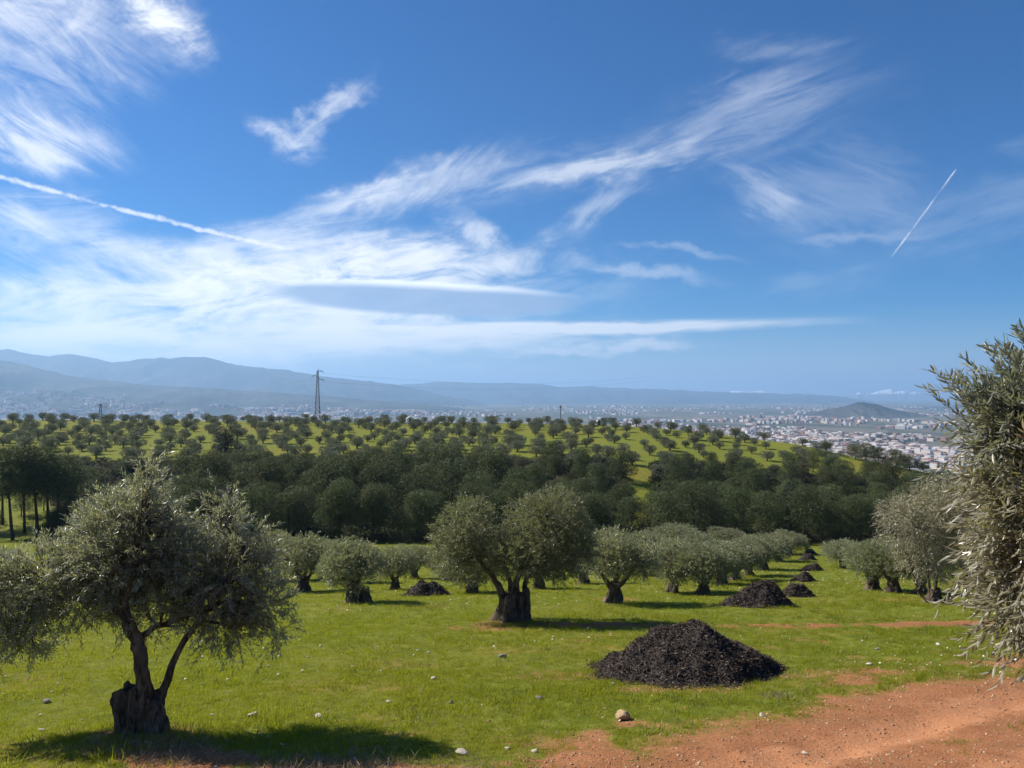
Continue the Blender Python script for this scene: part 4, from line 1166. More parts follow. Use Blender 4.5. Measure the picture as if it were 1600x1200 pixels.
# ------------------------------------------------------------------ pylon, masts, sheds on the far hill
def bar(mb, a, b, r, sides=4): tube(mb, [a, b], r, sides, 0, 0, 0)
def pylon(px, py_base, py_top, d, wb, wt, label, bar_r, arms=True):
    b = at(px, py_base, d); H = (py_base - py_top) / F * d
    z0 = gz(b[0], b[1]); H += b[2] - z0
    t = thing('lattice_pylon', label, 'pylon', (b[0], b[1], z0), .35)
    legs = []
    for sx in (-1, 1):
        for sy in (-1, 1):
            m = MB(); bar(m, (sx * wb, sy * wb, -.3), (sx * wt, sy * wt, H), bar_r); m.build('leg', M['steel'], t)
    m = MB(); n = 11
    for q in range(n):
        f0, f1 = q / n, (q + 1) / n
        w0, w1 = wb + (wt - wb) * f0, wb + (wt - wb) * f1
        for (ax, ay), (bx, by) in (((-1, -1), (1, -1)), ((1, -1), (1, 1)), ((1, 1), (-1, 1)), ((-1, 1), (-1, -1))):
            bar(m, (ax * w0, ay * w0, f0 * H), (bx * w1, by * w1, f1 * H), bar_r * .55)
            bar(m, (bx * w0, by * w0, f0 * H), (ax * w1, ay * w1, f1 * H), bar_r * .55)
            bar(m, (ax * w1, ay * w1, f1 * H), (bx * w1, by * w1, f1 * H), bar_r * .5)
    m.build('bracing', M['steel'], t)
    ends = []
    if arms:
        for f, s, L in ((.985, 1, 1.9), (.90, -1, 1.7), (.82, 1, 2.1)):
            m = MB(); z = f * H
            bar(m, (0, -wt, z), (s * L, 0, z), bar_r * .8); bar(m, (0, wt, z), (s * L, 0, z), bar_r * .8); bar(m, (0, 0, z + .75), (s * L, 0, z), bar_r * .7)
            arm = m.build('crossarm', M['steel'], t)
            m = MB(); tube(m, [(s * L, 0, z), (s * L, 0, z - .7)], [.09, .07], 6); m.build('insulator', M['steel'], arm)
            c, sn = math.cos(.35), math.sin(.35)
            ends.append(np.array((b[0] + s * L * c, b[1] + s * L * sn, z0 + z - .7)))
    return ends
e1 = pylon(496, 664, 579, 266, .95, .22, 'tall grey lattice pylon rising from the olive rows on the far hill', .085)
e2 = pylon(157, 660, 631, 285, .75, .2, 'small distant lattice pylon on the skyline at far left', .06)
def mast():
    b = at(876, 664, 262); z0 = gz(b[0], b[1]); H = (664 - 634) / F * 262 + b[2] - z0
    t = thing('pole_mast', 'thin grey mast with a boxy head on the skyline of the far hill', 'mast', (b[0], b[1], z0))
    m = MB(); tube(m, [(0, 0, -.3), (0, 0, H)], [.16, .11], 8); m.build('pole', M['steel'], t)
    m = MB(); tube(m, [(-.45, 0, H - .1), (.45, 0, H - .1)], .13, 6); tube(m, [(0, 0, H - .9), (0, 0, H - .1)], .28, 8); m.build('head', M['steel'], t)
    return np.array((b[0], b[1], z0 + H))
e3 = mast()
def wire(a, b, sag, label):
    f = np.linspace(0, 1, 24)[:, None]; p = a * (1 - f) + b * f; p[:, 2] -= (4 * f * (1 - f))[:, 0] * sag
    m = MB(); tube(m, p - a, .018, 4); tag(link('power_wire', m.mesh('power_wire', M['wire']), None, tuple(a)), label, 'power line')
wire(e1[0], e2[0], 3.5, 'uppermost power wire from the tall pylon to the small left pylon')
wire(e1[1], e2[1], 3.5, 'middle power wire from the tall pylon to the small left pylon')
wire(e1[0], np.array((80., 420., e1[0][2] + 3)), 4, 'power wire leaving the tall pylon to the right, high over the far hill')
wire(e1[2], np.array((80., 420., e1[0][2] + 1)), 4, 'lower power wire leaving the tall pylon to the right over the far hill')
def shed(px, py, d, w, h, l, label, rz):
    b = at(px, py, d); z0 = gz(b[0], b[1])
    t = thing('white_shed', label, 'shed', (b[0], b[1], z0), rz, 'white sheds among the far olive rows')
    m = MB(); hw, hl = w / 2, l / 2
    m.add([(-hw, -hl, -.2), (hw, -hl, -.2), (hw, hl, -.2), (-hw, hl, -.2), (-hw, -hl, h), (hw, -hl, h), (hw, hl, h), (-hw, hl, h), (0, -hl, h + .6), (0, hl, h + .6)],
          [(0, 1, 5, 4), (1, 2, 6, 5), (2, 3, 7, 6), (3, 0, 4, 7)])
    m.add([(-hw, -hl, h), (hw, -hl, h), (0, -hl, h + .6), (-hw, hl, h), (hw, hl, h), (0, hl, h + .6)], [(0, 1, 2), (4, 3, 5)])
    m.build('wall', M['white_wall'], t)
    m = MB(); e = .15
    for s in (-1, 1):
        m.add([(s * (hw + e), -hl - e, h - .06), (s * (hw + e), hl + e, h - .06), (0, hl + e, h + .68), (0, -hl - e, h + .68),
               (s * (hw + e), -hl - e, h + .02), (s * (hw + e), hl + e, h + .02), (0, hl + e, h + .76), (0, -hl - e, h + .76)],
              [(4, 5, 6, 7), (0, 3, 2, 1), (0, 1, 5, 4), (1, 2, 6, 5), (3, 0, 4, 7)])
    m.build('roof', M['grey_roof'], t)
    m = MB(); m.add([(-.4, -hl - .03, -.1), (.4, -hl - .03, -.1), (.4, -hl - .03, 1.8), (-.4, -hl - .03, 1.8), (-.4, -hl + .02, -.1), (.4, -hl + .02, -.1), (.4, -hl + .02, 1.8), (-.4, -hl + .02, 1.8)],
                    [(0, 1, 2, 3), (0, 4, 5, 1), (1, 5, 6, 2), (2, 6, 7, 3), (3, 7, 4, 0)]); m.build('door', M['steel'], t)
for a in ((262, 656, 255, 4.0, 1.6, 3, 'low white shed among the olives left of the far hill, below the small pylon', .2), (466, 662, 252, 5.0, 1.6, 3, 'long white shed just left of the foot of the tall pylon', .1), (489, 661, 258, 2.4, 1.7, 2.5, 'small white shed at the foot of the tall pylon', .4),
          (640, 664, 250, 2.2, 1.7, 2.5, 'small white shed right of the tall pylon', .3), (935, 668, 240, 1.8, 1.0, 1.6, 'white shed on the skyline just right of the thin mast', .2), (1076, 676, 224, 1.8, 1.1, 1.6, 'white shed on the right shoulder of the far hill', .1)):
    shed(*a)

# ------------------------------------------------------------------ town on the plain
def ground_far(px, py):
    r = ray(px, py)
    t = -PLAIN_Z / -r[2] if r[2] < 0 else 0
    return r * t
def house_mesh(name, w, l, h, roofm, flat=False):
    m = MB(); hw, hl = w / 2, l / 2
    m.add([(-hw, -hl, -3), (hw, -hl, -3), (hw, hl, -3), (-hw, hl, -3), (-hw, -hl, h), (hw, -hl, h), (hw, hl, h), (-hw, hl, h)],
          [(0, 1, 5, 4), (1, 2, 6, 5), (2, 3, 7, 6), (3, 0, 4, 7)], 0, .85)
    rh = .8 if flat else h * .28
    m.add([(-hw - .4, -hl - .4, h), (hw + .4, -hl - .4, h), (hw + .4, hl + .4, h), (-hw - .4, hl + .4, h), (-hw * .4, 0 if not flat else -hl, h + rh), (hw * .4, 0 if not flat else -hl, h + rh), (hw * .4, 0 if not flat else hl, h + rh), (-hw * .4, 0 if not flat else hl, h + rh)],
          [(0, 1, 5, 4), (1, 2, 6, 5), (2, 3, 7, 6), (3, 0, 4, 7), (4, 5, 6, 7)], 1)
    # dark window bands proud of the walls
    for f in (.35, .72):
        m.add([(-hw * .8, -hl - .06, h * f - .6), (hw * .8, -hl - .06, h * f - .6), (hw * .8, -hl - .06, h * f + .6), (-hw * .8, -hl - .06, h * f + .6)], [(0, 1, 2, 3)], 2)
    return m.mesh(name, [M['town'], M[roofm], M['stone_grey']])
hmeshes = [house_mesh('house', 10, 9, 7, 'tile_roof'), house_mesh('house', 13, 10, 9, 'tile_roof'), house_mesh('house', 12, 10, 8, 'grey_roof', True), house_mesh('house', 9, 12, 11, 'tile_roof')]
bmeshes = [house_mesh('apartment_block', 18, 13, 17, 'grey_roof', True), house_mesh('apartment_block', 22, 12, 20, 'grey_roof', True), house_mesh('apartment_block', 14, 14, 22, 'tile_roof', True)]
wmeshes = [house_mesh('warehouse', 42, 26, 9, 'grey_roof', True), house_mesh('warehouse', 60, 24, 10, 'grey_roof', True), house_mesh('warehouse', 30, 34, 8, 'grey_roof', True)]
g = np.random.default_rng(99)
spots = []
tries = 0
while len(spots) < 1700 and tries < 60000:
    tries += 1
    px = 1085 + g.random() * 460; py = 668 + g.random() ** 1.3 * 76
    topedge = np.interp(px, [1085, 1200, 1350, 1430, 1545], [672, 670, 679, 684, 690])
    if py < topedge: continue
    if py < topedge + 22 or g.random() < .75:
        # blocks and streets: drop houses along a grid of gaps
        p = ground_far(px, py)
        q = (p[0] * .8 + p[1] * .6, -p[0] * .6 + p[1] * .8)
        if (q[0] % 95) < 16 or (q[1] % 130) < 18: continue
        if fbm(np.array(p[0] / 260), np.array(p[1] / 420), 3, 5) < -.16: continue
        spots.append((px, py, p))
spots.sort(key=lambda s: s[2][1])
stuff = MB(); used_xy = []; n_house = 0
for px, py, p in spots:
    if n_house < 285:
        if any((p[0] - q[0]) ** 2 + (p[1] - q[1]) ** 2 < 19 ** 2 for q in used_xy[-120:]): continue
        used_xy.append((p[0], p[1]))
        u = g.random(); rz = .64 + g.normal() * .05 + (1.5708 if g.random() < .4 else 0)
        z = gz(p[0], p[1])
        if u < .10 and py > 690:
            o = link('warehouse', wmeshes[int(g.integers(3))], None, (p[0], p[1], z)); tag(o, 'long pale warehouse in the industrial part of the town on the plain', 'warehouse', 'warehouses in the town')
        elif u < .42:
            o = link('apartment_block', bmeshes[int(g.integers(3))], None, (p[0], p[1], z)); tag(o, 'white apartment block among the nearer houses of the town on the plain', 'apartment block', 'apartment blocks in the town')
        else:
            o = link('house', hmeshes[int(g.integers(4))], None, (p[0], p[1], z)); tag(o, 'small white house in the nearer part of the town on the plain', 'house', 'houses in the town')
        o.rotation_euler = (0, 0, rz); n_house += 1
    else:
        pass
def speck_boxes(mb, n, sampler, wr, hr, seed):
    gg = np.random.default_rng(seed)
    P = []
    while len(P) < n:
        q = sampler(gg)
        if q is not None: P.append(q)
    P = np.array(P)
    w = wr[0] + (wr[1] - wr[0]) * gg.random(n) ** 2; l = w * (.6 + .8 * gg.random(n)); h = hr[0] + (hr[1] - hr[0]) * gg.random(n)
    a = .64 + gg.normal(size=n) * .2
    c, s = np.cos(a), np.sin(a)
    cor = np.array([(-1, -1, 0), (1, -1, 0), (1, 1, 0), (-1, 1, 0), (-1, -1, 1), (1, -1, 1), (1, 1, 1), (-1, 1, 1)], float)
    lx = cor[None, :, 0] * w[:, None] / 2; ly = cor[None, :, 1] * l[:, None] / 2; lz = np.where(cor[None, :, 2] > 0, h[:, None], -8.0)
    V = np.stack([P[:, None, 0] + lx * c[:, None] - ly * s[:, None], P[:, None, 1] + lx * s[:, None] + ly * c[:, None], P[:, None, 2] + lz], -1).reshape(-1, 3)
    Fc = np.array([(0, 1, 5, 4), (1, 2, 6, 5), (2, 3, 7, 6), (3, 0, 4, 7), (4, 5, 6, 7)])
    mb.add(V, (np.arange(n)[:, None, None] * 8 + Fc[None]).reshape(-1, 4), 0, np.repeat(gg.random(n), 8))
far_s = [s for s in spots[n_house:]]
def s_city(gg):
    px, py, p = far_s[int(gg.integers(len(far_s)))]
    x, y = p[0] + gg.normal() * 22, p[1] + gg.normal() * 30
    return (x, y, gz(x, y))
tb_ = MB(); speck_boxes(tb_, 2600, s_city, (10, 24), (6, 15), 1)
tag(tb_.build('town_houses', M['town']), kind='stuff')
ridge_dg = bpy.context.evaluated_depsgraph_get()
def on_land(name, gg, f):
    """a point of the near slope of a range, f = 0 at its foot and 1 at its crest"""
    x, y, z = LAND[name]; nd, na = x.shape
    r = f * (nd / 2 - 1); c = gg.random() * (na - 2)
    i, j = int(r), int(c); u, v = r - i, c - j
    b = lambda q: (q[i, j] * (1 - v) + q[i, j + 1] * v) * (1 - u) + (q[i + 1, j] * (1 - v) + q[i + 1, j + 1] * v) * u
    return np.array((b(x), b(y), b(z)))
def s_left(gg):
    f = gg.random() ** 1.5 * .62
    p = on_land('foothills', gg, f); px, py = project(p)
    if not -60 < px < 760: return None
    if fbm(np.array(px / 50), np.array(py / 5), 3, 8) < -.10 + .5 * f: return None
    return tuple(p)
def s_low(gg):
    p = on_land('low_ridge', gg, gg.random() * .8); px, py = project(p)
    if not 600 < px < 1560 or fbm(np.array(px / 50), np.array(py / 4), 3, 28) < .05: return None
    return tuple(p)
def s_mid(gg):
    px = 650 + gg.random() * 880; py = 634 + gg.random() * 38
    if fbm(np.array(px / 70), np.array(py / 5), 3, 18) < .10: return None
    p = ground_far(px, py)
    return (p[0], p[1], gz(p[0], p[1]))
tb_ = MB(); speck_boxes(tb_, 5200, s_left, (10, 44), (7, 18), 2); speck_boxes(tb_, 1500, s_mid, (12, 34), (7, 16), 3); speck_boxes(tb_, 900, s_low, (12, 44), (7, 18), 4)
tag(tb_.build('distant_villages', M['town']), kind='stuff')

# ------------------------------------------------------------------ compost heaps
def heap(px, py, wpx, hpx, seed, label, peak=.55, chips=1500, chip=.10, skew=0.0):
    g = np.random.default_rng(seed)
    b = on_ground(px, py); k = b[1] / F
    rx = wpx * k / 2; H = hpx * k
    ry = rx * .78
    b = np.array((b[0], b[1] + ry * .55, 0)); b[2] = gz(b[0], b[1])
    t = thing('compost_heap', label, 'compost heap', tuple(b), 0, 'dark compost heaps in the meadow')
    nth, nr = 96, 44
    th = np.linspace(0, 2 * np.pi, nth, endpoint=False); f = np.linspace(0, 1, nr)
    T, Fr = np.meshgrid(th, f)
    edge = 1 + .34 * fbm(np.cos(T) * 1.6 + seed, np.sin(T) * 1.6, 4, seed)
    x = np.cos(T) * Fr * rx * edge; y = np.sin(T) * Fr * ry * edge
    sx = (peak - .5) * 2 * rx
    def hz(x, y, fr, fine=True):
        # a steep cap leaning to one side over a wider apron
        q = np.hypot((x - sx * (1 - fr)) / rx, y / ry)
        lin_ = 1.30 * np.clip(1 - q, 0, 1) ** 1.25
        z = H * (lin_ - np.log1p(np.exp((lin_ - .86) * 7)) / 7.0) * 1.10 * np.clip((1 - fr) * 6, 0, 1) + H * .05 * (1 - fr)
        if fine:
            z = z * (1 + .40 * fbm(x / rx * 2.4 + seed, y / rx * 2.4, 3, seed + 3)) + H * .15 * fbm(x / .30, y / .30, 4, seed + 7) * np.clip((1 - fr) * 5, 0, 1)
        return z
    z = hz(x, y, Fr) + height(b[0] + x, b[1] + y) - b[2] - .05 * Fr ** 6 - .01
    V = np.stack([x, y, z], -1).reshape(-1, 3)
    i = np.arange(nr - 1)[:, None] * nth; j = np.arange(nth)[None]; kk = (j + 1) % nth
    m = MB(); m.add(V, np.stack([i + j, i + nth + j, i + nth + kk, i + kk], -1).reshape(-1, 4)); m.build('mound', M['heap'], t, True)
    # loose chips and straw lying on it
    n = chips
    a = g.random(n) * 6.283; fr = np.sqrt(g.random(n)) * (1.0 + .22 * g.random(n) ** 2 * (g.random(n) < .16))
    ed = 1 + .34 * fbm(np.cos(a) * 1.6 + seed, np.sin(a) * 1.6, 4, seed)
    fr_c = np.clip(fr, 0, 1)
    x = np.cos(a) * fr * rx * ed; y = np.sin(a) * fr * ry * ed
    z = hz(x, y, fr_c) + height(b[0] + x, b[1] + y) - b[2] + .012
    slope = np.stack([np.cos(a) * ry, np.sin(a) * rx, np.full(n, -H * .9)], -1)
    A = nrm(rdir(g, n) * np.array((1, 1, .6)) + nrm(slope) * .3); A[:, 2] += .12
    S = nrm(np.cross(A, np.array((0, 0, 1.)) + g.normal(size=(n, 3)) * .6))
    m = MB(); leaf_verts(np.stack([x, y, z], -1) - A * chip * .3, nrm(A), S, chip * (.4 + 1.1 * g.random(n) + 0.9 * (g.random(n) < .05)), chip * .16 * (.5 + g.random(n)), .6, g.random(n), m)
    c = m.build('chips', M['chip'], t); c['kind'] = 'stuff'
heap(1090, 1054, 344, 72, 1, 'largest and nearest black compost heap, in front of the dirt track', .54, 20000, .066)
heap(1194, 947, 128, 36, 2, 'second largest compost heap, behind the tyre ruts', .52, 5000, .10)
heap(1250, 931, 58, 20, 3, 'small compost heap tucked against the back of the second largest', .5, 1800, .11)
heap(1259, 911, 46, 14, 4, 'rounded compost heap, third along the line behind the two overlapping heaps', .52, 1200, .12)
heap(1272, 893, 40, 12, 5, 'flat-topped compost heap midway along the line, right of a tree shadow', .55, 900, .12)
heap(1265, 876, 30, 11, 6, 'next to farthest compost heap of the line', .5, 600, .12)
heap(1268, 866, 24, 9, 7, 'farthest compost heap of the line, just before the pines', .5, 500, .12)
heap(666, 932, 78, 22, 8, 'lone compost heap left of the middle olive tree', .45, 2200, .11)

# ------------------------------------------------------------------ stones
def rock_mesh(name, mat, seed, sx=1.0, sy=.75, sz=.5, n=2):
    bm_ = MB(); g = np.random.default_rng(seed)
    nth, nph = 12, 8
    th = np.linspace(0, 2 * np.pi, nth, endpoint=False); ph = np.linspace(-np.pi / 2, np.pi / 2, nph)
    T, Pp = np.meshgrid(th, ph)
    d = np.stack([np.cos(T) * np.cos(Pp), np.sin(T) * np.cos(Pp), np.sin(Pp)], -1)
    pl = rdir(g, 9); off = .62 + .3 * g.random(9)
    r = np.ones(T.shape) * 1.1
    for q in range(9):
        dd = (d * pl[q]).sum(-1); r = np.where(dd > .05, np.minimum(r, off[q] / np.maximum(dd, .05)), r)
    V = (d * r[..., None] * np.array((sx, sy, sz))).reshape(-1, 3)
    i = np.arange(nph - 1)[:, None] * nth; j = np.arange(nth)[None]; k = (j + 1) % nth
    bm_.add(V, np.stack([i + j, i + k, i + k + nth, i + j + nth], -1).reshape(-1, 4))
    return bm_.mesh(name, M[mat], False)
rocks = [rock_mesh('stone', 'stone', s, 1, .6 + .3 * (s % 3) / 2, .38 + .12 * (s % 2)) for s in range(6)] + [rock_mesh('stone', 'stone_grey', 9, 1, .8, .6), rock_mesh('stone', 'clod', 10, 1, .8, .6)]
def stone(px, py, wpx, i, label, group=None, mesh=None, sink=.3):
    b = on_ground(px, py); s = wpx * b[1] / F / 2
    o = link('stone', mesh or rocks[i], None, (b[0], b[1], b[2] + s * .45 * (1 - sink))); o.scale = (s, s, s)
    o.rotation_euler = (rng.normal() * .2, rng.normal() * .2, rng.random() * 6.28)
    return tag(o, label, 'stone', group)
stone(972, 1110, 25, 0, 'big tan boulder lying in the grass in front of the largest heap', None, rock_mesh('stone', 'stone_tan', 23, 1, .85, .72), .1).rotation_euler = (.1, .1, .5)
stone(842, 1081, 13, 6, 'dark grey stone in the grass left of the largest heap')
stone(785, 1025, 13, 6, 'flat dark stone in the grass below the middle olive tree')
stone(1104, 1055, 13, 1, 'white stone at the front foot of the largest heap')
stone(72, 1090, 14, 6, 'grey stone in the grass left of the near stump')
stone(66, 1130, 11, 2, 'whitish stone on the left of the near stump, nearer than the grey one')
stone(100, 1196, 16, 7, 'reddish stone at the bottom edge left of the near stump')
stone(395, 1113, 18, 3, 'flat white stone right of the near stump')
stone(497, 1110, 15, 4, 'pale flat stone on the grass above the near tree shadow')
stone(836, 1162, 12, 5, 'pale flat pebble on the bare verge, bottom centre')
stone(793, 1156, 10, 1, 'round whitish pebble on the grass, bottom centre')
stone(721, 1167, 20, 4, 'long flat pale stone on the verge left of the bottom centre')
stone(1191, 1112, 11, 1, 'white stone on the track edge below the right end of the largest heap')
stone(1258, 1164, 9, 2, 'small white stone out on the dirt track')
stone(677, 1055, 12, 3, 'pale flat stone in the open grass left of centre')
stone(705, 1089, 9, 6, 'small grey stone in the grass left of centre')
stone(1358, 1041, 10, 3, 'pale stone in the grass at the right, near the hanging sprays')
STG = 'small pale stones scattered in the meadow'
for q in range(44):
    px, py = 20 + rng.random() * 1450, 985 + rng.random() ** .8 * 205
    if px > 800 and py > 1200 - (px - 800) * .2 - 30: continue
    if 920 < px < 1255 and 955 < py < 1060: continue
    if 170 < px < 290 and py < 1145: continue
    stone(px, py, 4 + 5 * rng.random(), int(rng.integers(6)), 'small pale stone lying loose in the meadow grass', STG)

# ------------------------------------------------------------------ grass, gravel and litter: uncountable, instanced
def scatter(name, pts, rot, sc, protos, coll_name):
    coll = bpy.data.collections.new(coll_name)
    for p in protos: coll.objects.link(p)
    me = bpy.data.meshes.new(name)
    me.vertices.add(len(pts)); me.vertices.foreach_set('co', pts.astype(np.float32).ravel())
    a = me.attributes.new('rot', 'FLOAT_VECTOR', 'POINT'); a.data.foreach_set('vector', rot.astype(np.float32).ravel())
    a = me.attributes.new('sc', 'FLOAT', 'POINT'); a.data.foreach_set('value', sc.astype(np.float32))
    me.update()
    o = link(name, me)
    ng = bpy.data.node_groups.new(name, 'GeometryNodeTree')
    ng.interface.new_socket('Geometry', in_out='INPUT', socket_type='NodeSocketGeometry')
    ng.interface.new_socket('Geometry', in_out='OUTPUT', socket_type='NodeSocketGeometry')
    gi, go = ng.nodes.new('NodeGroupInput'), ng.nodes.new('NodeGroupOutput')
    ip = ng.nodes.new('GeometryNodeInstanceOnPoints'); ci = ng.nodes.new('GeometryNodeCollectionInfo')
    ci.inputs['Collection'].default_value = coll; ci.inputs['Separate Children'].default_value = True; ci.inputs['Reset Children'].default_value = True
    ip.inputs['Pick Instance'].default_value = True
    nr_ = ng.nodes.new('GeometryNodeInputNamedAttribute'); nr_.data_type = 'FLOAT_VECTOR'; nr_.inputs['Name'].default_value = 'rot'
    ns = ng.nodes.new('GeometryNodeInputNamedAttribute'); ns.data_type = 'FLOAT'; ns.inputs['Name'].default_value = 'sc'
    L = ng.links.new
    L(gi.outputs[0], ip.inputs['Points']); L(ci.outputs[0], ip.inputs['Instance']); L(nr_.outputs['Attribute'], ip.inputs['Rotation']); L(ns.outputs['Attribute'], ip.inputs['Scale'])
    L(ip.outputs[0], go.inputs[0])
    md = o.modifiers.new('scatter', 'NODES'); md.node_group = ng
    return tag(o, kind='stuff')
def tuft(seed, n, h, rad, wid, mat='grass_blade', lean=.5, dry=.04):
    g = np.random.default_rng(seed); mb = MB()
    a = g.random(n) * 6.283; r = rad * np.sqrt(g.random(n))
    P = np.stack([np.cos(a) * r, np.sin(a) * r, np.full(n, -.01)], -1)
    d = nrm(np.stack([g.normal(size=n) * lean, g.normal(size=n) * lean, np.ones(n)], -1))
    H = h * (.5 + .8 * g.random(n)); W = wid * (.7 + .6 * g.random(n))
    s = nrm(np.cross(d, rdir(g, n))); b = nrm(np.cross(s, d)); bend = (g.random(n) * .6)[:, None] * H[:, None]
    v0 = P - s * W[:, None]; v1 = P + s * W[:, None]
    mid = P + d * H[:, None] * .55 + b * bend * .25
    v2 = mid - s * W[:, None] * .75; v3 = mid + s * W[:, None] * .75
    v4 = P + d * H[:, None] * .95 + b * bend
    V = np.stack([v0, v1, v3, v2, v4], 1).reshape(-1, 3); i = np.arange(n)[:, None] * 5
    t = np.clip(g.normal(.45, .2, n), 0, .78); t[g.random(n) < dry] = 1.0
    mb.add(V, i + [0, 1, 2, 3], 0, np.repeat(t, 5)); mb.f3.append(i + [3, 2, 4] + mb.n - n * 5); mb.m3.append(np.zeros(n))
    me = mb.mesh('grass_tuft', M[mat]); return bpy.data.objects.new('grass_tuft', me)
def field(g, y0, y1, dens, wide=.80):
    area = wide * 2 * (y1 ** 2 - y0 ** 2) / 2; n = int(area * dens)
    y = np.sqrt(y0 ** 2 + (y1 ** 2 - y0 ** 2) * g.random(n)); x = (g.random(n) * 2 - 1) * wide * y
    return x, y
g = np.random.default_rng(123)
xs, ys, ss = [], [], []
for y0, y1, dens, s0 in ((5.5, 10, 260, .85), (10, 15, 170, .95), (15, 24, 70, 1.15), (24, 45, 18, 1.7), (45, 100, 3.2, 3.0)):
    x, y = field(g, y0, y1, dens); xs.append(x); ys.append(y); ss.append(s0 * (.55 + .7 * g.random(len(x))) * (1 + .5 * fbm(x / 1.4, y / 1.4, 3, 90)))
x, y, s = map(np.concatenate, (xs, ys, ss))
mid_strip = np.exp(-((edge_dist(x, y) + 2.0) / .35) ** 2) * sstep(-.05, .25, fbm(x / .8, y / .8, 3, 92))
keep = (bare(x, y) - .5 * mid_strip + .35 * fbm(x / .4, y / .4, 2, 91)) < .22 + .55 * g.random(len(x))
keep &= (s > .25)
x, y, s = x[keep], y[keep], s[keep]
pts = np.stack([x, y, height(x, y)], -1)
rot = np.stack([g.normal(size=len(x)) * .1, g.normal(size=len(x)) * .1, g.random(len(x)) * 6.28], -1)
scatter('grass', pts, rot, s, [tuft(q, 22, .055 + .012 * (q % 3), .075, .0022) for q in range(5)], 'grass_tufts')
print('tufts', len(x))
# ranker clumps standing out of the turf
xs, ys, ss = [], [], []
for y0, y1, dens in ((5.5, 14, 7), (14, 30, 3.0), (30, 70, .6)):
    x, y = field(g, y0, y1, dens); k = (fbm(x / 2.6, y / 2.0, 3, 93) > -.02) & (bare(x, y) < .55)
    xs.append(x[k]); ys.append(y[k]); ss.append((.7 + .7 * g.random(k.sum())) * (1 + y[k] / 45))
x, y, s_ = map(np.concatenate, (xs, ys, ss))
scatter('weeds', np.stack([x, y, height(x, y)], -1), np.stack([x * 0, x * 0, g.random(len(x)) * 6.28], -1), s_, [tuft(60 + q, 26, .10, .10, .003, 'grass_blade', .55, .03) for q in range(3)] + [tuft(66, 18, .085, .12, .004, 'weed_leaf', .9, 0)], 'weed_clumps')
# taller thin stalks by the near tree and along the ruts
xs, ys = [], []
for px, py, wpx, hpx, n in ((420, 1112, 60, 12, 46), (300, 1140, 70, 16, 40), (930, 962, 80, 5, 60), (540, 925, 60, 6, 40), (700, 1000, 90, 10, 30), (190, 1150, 50, 15, 30), (1000, 928, 60, 5, 30), (1150, 1085, 60, 8, 20)):
    for _ in range(n):
        b = on_ground(px + g.normal() * wpx * .5, py + g.normal() * hpx * .5); xs.append(b[0]); ys.append(b[1])
x, y = np.array(xs), np.array(ys)
scatter('tall_grass', np.stack([x, y, height(x, y)], -1), np.stack([x * 0, x * 0, g.random(len(x)) * 6.28], -1), .7 + .8 * g.random(len(x)), [tuft(40 + q, 7, .22, .10, .0016, 'grass_blade', .25, .25) for q in range(3)], 'tall_tufts')
# dry stalks and prunings in front of the near stump and on the verge
xs, ys = [], []
for px, py, wpx, hpx, n in ((260, 1172, 90, 22, 420), (480, 1185, 110, 14, 260), (560, 1180, 60, 14, 120), (700, 1185, 90, 10, 90), (1215, 1085, 30, 5, 60)):
    for _ in range(n):
        b = on_ground(px + g.normal() * wpx * .6, min(py + g.normal() * hpx * .6, 1235)); xs.append(b[0]); ys.append(b[1])
x, y = np.array(xs), np.array(ys)
scatter('dry_stalks', np.stack([x, y, height(x, y) + .01], -1), np.stack([g.normal(size=len(x)) * .5, g.normal(size=len(x)) * .5, g.random(len(x)) * 6.28], -1), .6 + .8 * g.random(len(x)), [tuft(50 + q, 6, .13, .08, .0022, 'dry_stalk', 1.6, 0) for q in range(3)], 'dry_tufts')
# scrub under the pines
xs, ys = [], []
for _ in range(4200):
    y = 97 + 58 * g.random(); x = (g.random() * 2 - 1) * .76 * y
    xs.append(x); ys.append(y)
x, y = np.array(xs), np.array(ys); k = litter(x, y) > .5; x, y = x[k], y[k]
def shrub(seed, mat):
    gg = np.random.default_rng(seed)
    lv, _ = make_crown(gg, [((0, 0, .5), (.9, .9, .6)), ((.5, .3, .4), (.6, .6, .5))], 160, 4, .4, (.26, .09), up=.5, inner=.5, twigs=0)
    return bpy.data.objects.new('shrub', lv.mesh('shrub', M[mat]))
scatter('undergrowth', np.stack([x, y, height(x, y)], -1), np.stack([x * 0, x * 0, g.random(len(x)) * 6.28], -1), .5 + .9 * g.random(len(x)), [shrub(1, 'pine'), shrub(2, 'pine_brown'), shrub(3, 'pine'), shrub(4, 'cypress')], 'shrubs')
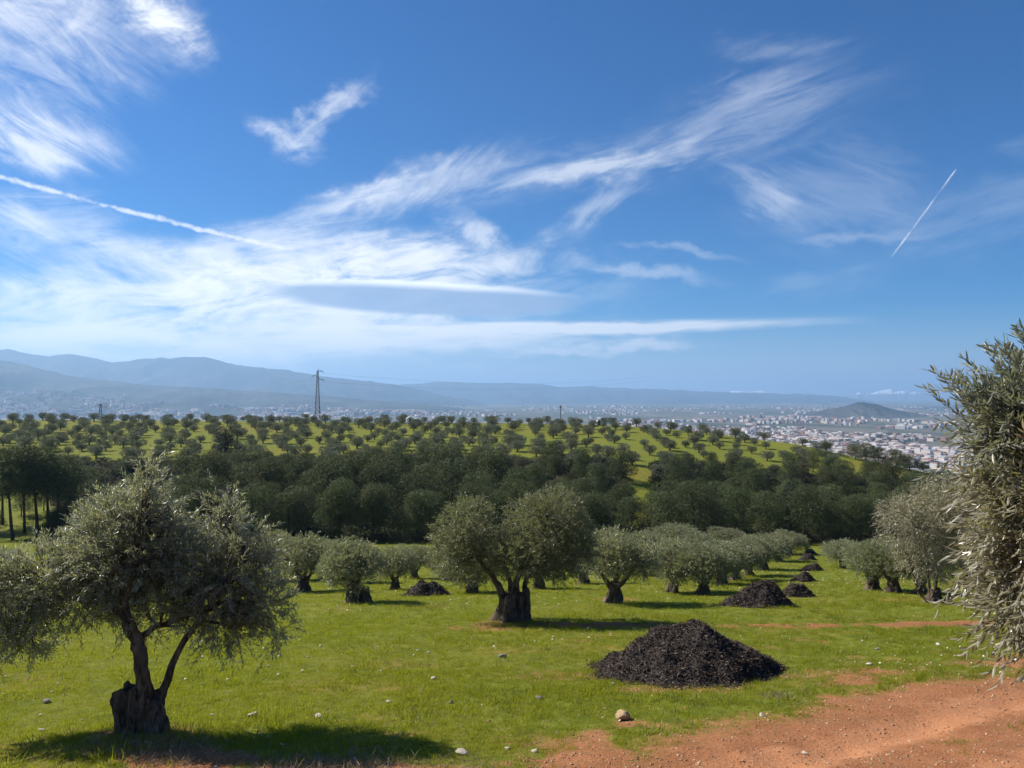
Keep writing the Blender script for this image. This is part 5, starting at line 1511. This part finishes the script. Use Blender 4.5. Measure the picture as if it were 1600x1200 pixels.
# the olives beyond the single ones, along the top of the far hill
if mass:
    mm = np.array(mass); pr = []
    for t in far_pat[:3]:
        me = bpy.data.meshes.new('olive_tree'); mb = MB()
        for ch in t.children:
            src = ch.data; v = np.empty(len(src.vertices) * 3, np.float32); src.vertices.foreach_get('co', v)
            ln = np.empty(len(src.polygons), np.int32); src.polygons.foreach_get('loop_total', ln)
            lv_ = np.empty(len(src.loops), np.int32); src.loops.foreach_get('vertex_index', lv_)
            st = np.concatenate([[0], np.cumsum(ln)[:-1]]); mt = 1 if ch.name.startswith('crown') else 0
            n0 = mb.n; first_ = True
            for k_ in (3, 4):
                sel = ln == k_
                if sel.any():
                    f_ = lv_[st[sel][:, None] + np.arange(k_)]
                    if first_: mb.add(v.reshape(-1, 3), f_, mt, .45); first_ = False
                    elif k_ == 4: mb.f4.append(f_ + n0); mb.m4.append(np.full(len(f_), mt))
        pr.append(bpy.data.objects.new('olive_tree', mb.mesh('olive_tree', [M['bark'], M['olive_far']])))
    scatter('far_olive_grove', mm[:, :3], np.stack([mm[:, 4] * 0, mm[:, 4] * 0, mm[:, 4]], -1), mm[:, 3], pr, 'far_grove_trees')
# trees between the houses of the town
tx = []
for _ in range(1500):
    px_, py_, p = spots[int(g.integers(len(spots)))]; tx.append((p[0] + g.normal() * 30, p[1] + g.normal() * 40))
tx = np.array(tx)
scatter('town_greenery', np.stack([tx[:, 0], tx[:, 1], height(tx[:, 0], tx[:, 1])], -1), np.zeros((len(tx), 3)), 4 + 7 * g.random(len(tx)), [shrub(11, 'pine'), shrub(12, 'cypress')], 'town_shrubs')
# gravel on the track and verge, white flecks in the meadow
xs, ys, ss = [], [], []
for y0, y1, dens in ((4.5, 9, 700), (9, 16, 330), (16, 30, 40)):
    x, y = field(g, y0, y1, dens)
    bb = bare(x, y)
    k = g.random(len(x)) < np.where(bb > .4, .9, .03 + .3 * sstep(.1, .35, fbm(x / 2.5, y / 2.5, 3, 95)))
    x, y = x[k], y[k]; xs.append(x); ys.append(y); ss.append((.003 + .016 * g.random(len(x)) ** 9) * (1 + y / 30))
x, y, s = map(np.concatenate, (xs, ys, ss))
protos = [bpy.data.objects.new('pebble', rock_mesh('pebble', mt, 70 + q, 1, .8, .55)) for q, mt in enumerate(('pebble', 'clod', 'clod', 'pebble', 'clod', 'pebble'))]
scatter('gravel', np.stack([x, y, height(x, y) + s * .15], -1), np.stack([g.normal(size=len(x)) * .3, g.normal(size=len(x)) * .3, g.random(len(x)) * 6.28], -1), s, protos, 'pebbles')
print('gravel', len(x))
xs, ys = [], []
x, y = field(g, 12, 60, 1.4)
k = (fbm(x / 5, y / 3, 3, 97) > .02) & (bare(x, y) < .5)
x, y = x[k], y[k]
scatter('white_meadow_flecks', np.stack([x, y, height(x, y) + .03], -1), np.stack([x * 0, x * 0, g.random(len(x)) * 6.28], -1), (.010 + .017 * g.random(len(x)) ** 2) * (1 + y / 60), [bpy.data.objects.new('pebble', rock_mesh('pebble', 'fleck', 90 + q, 1, .8, .8)) for q in range(2)], 'flecks')
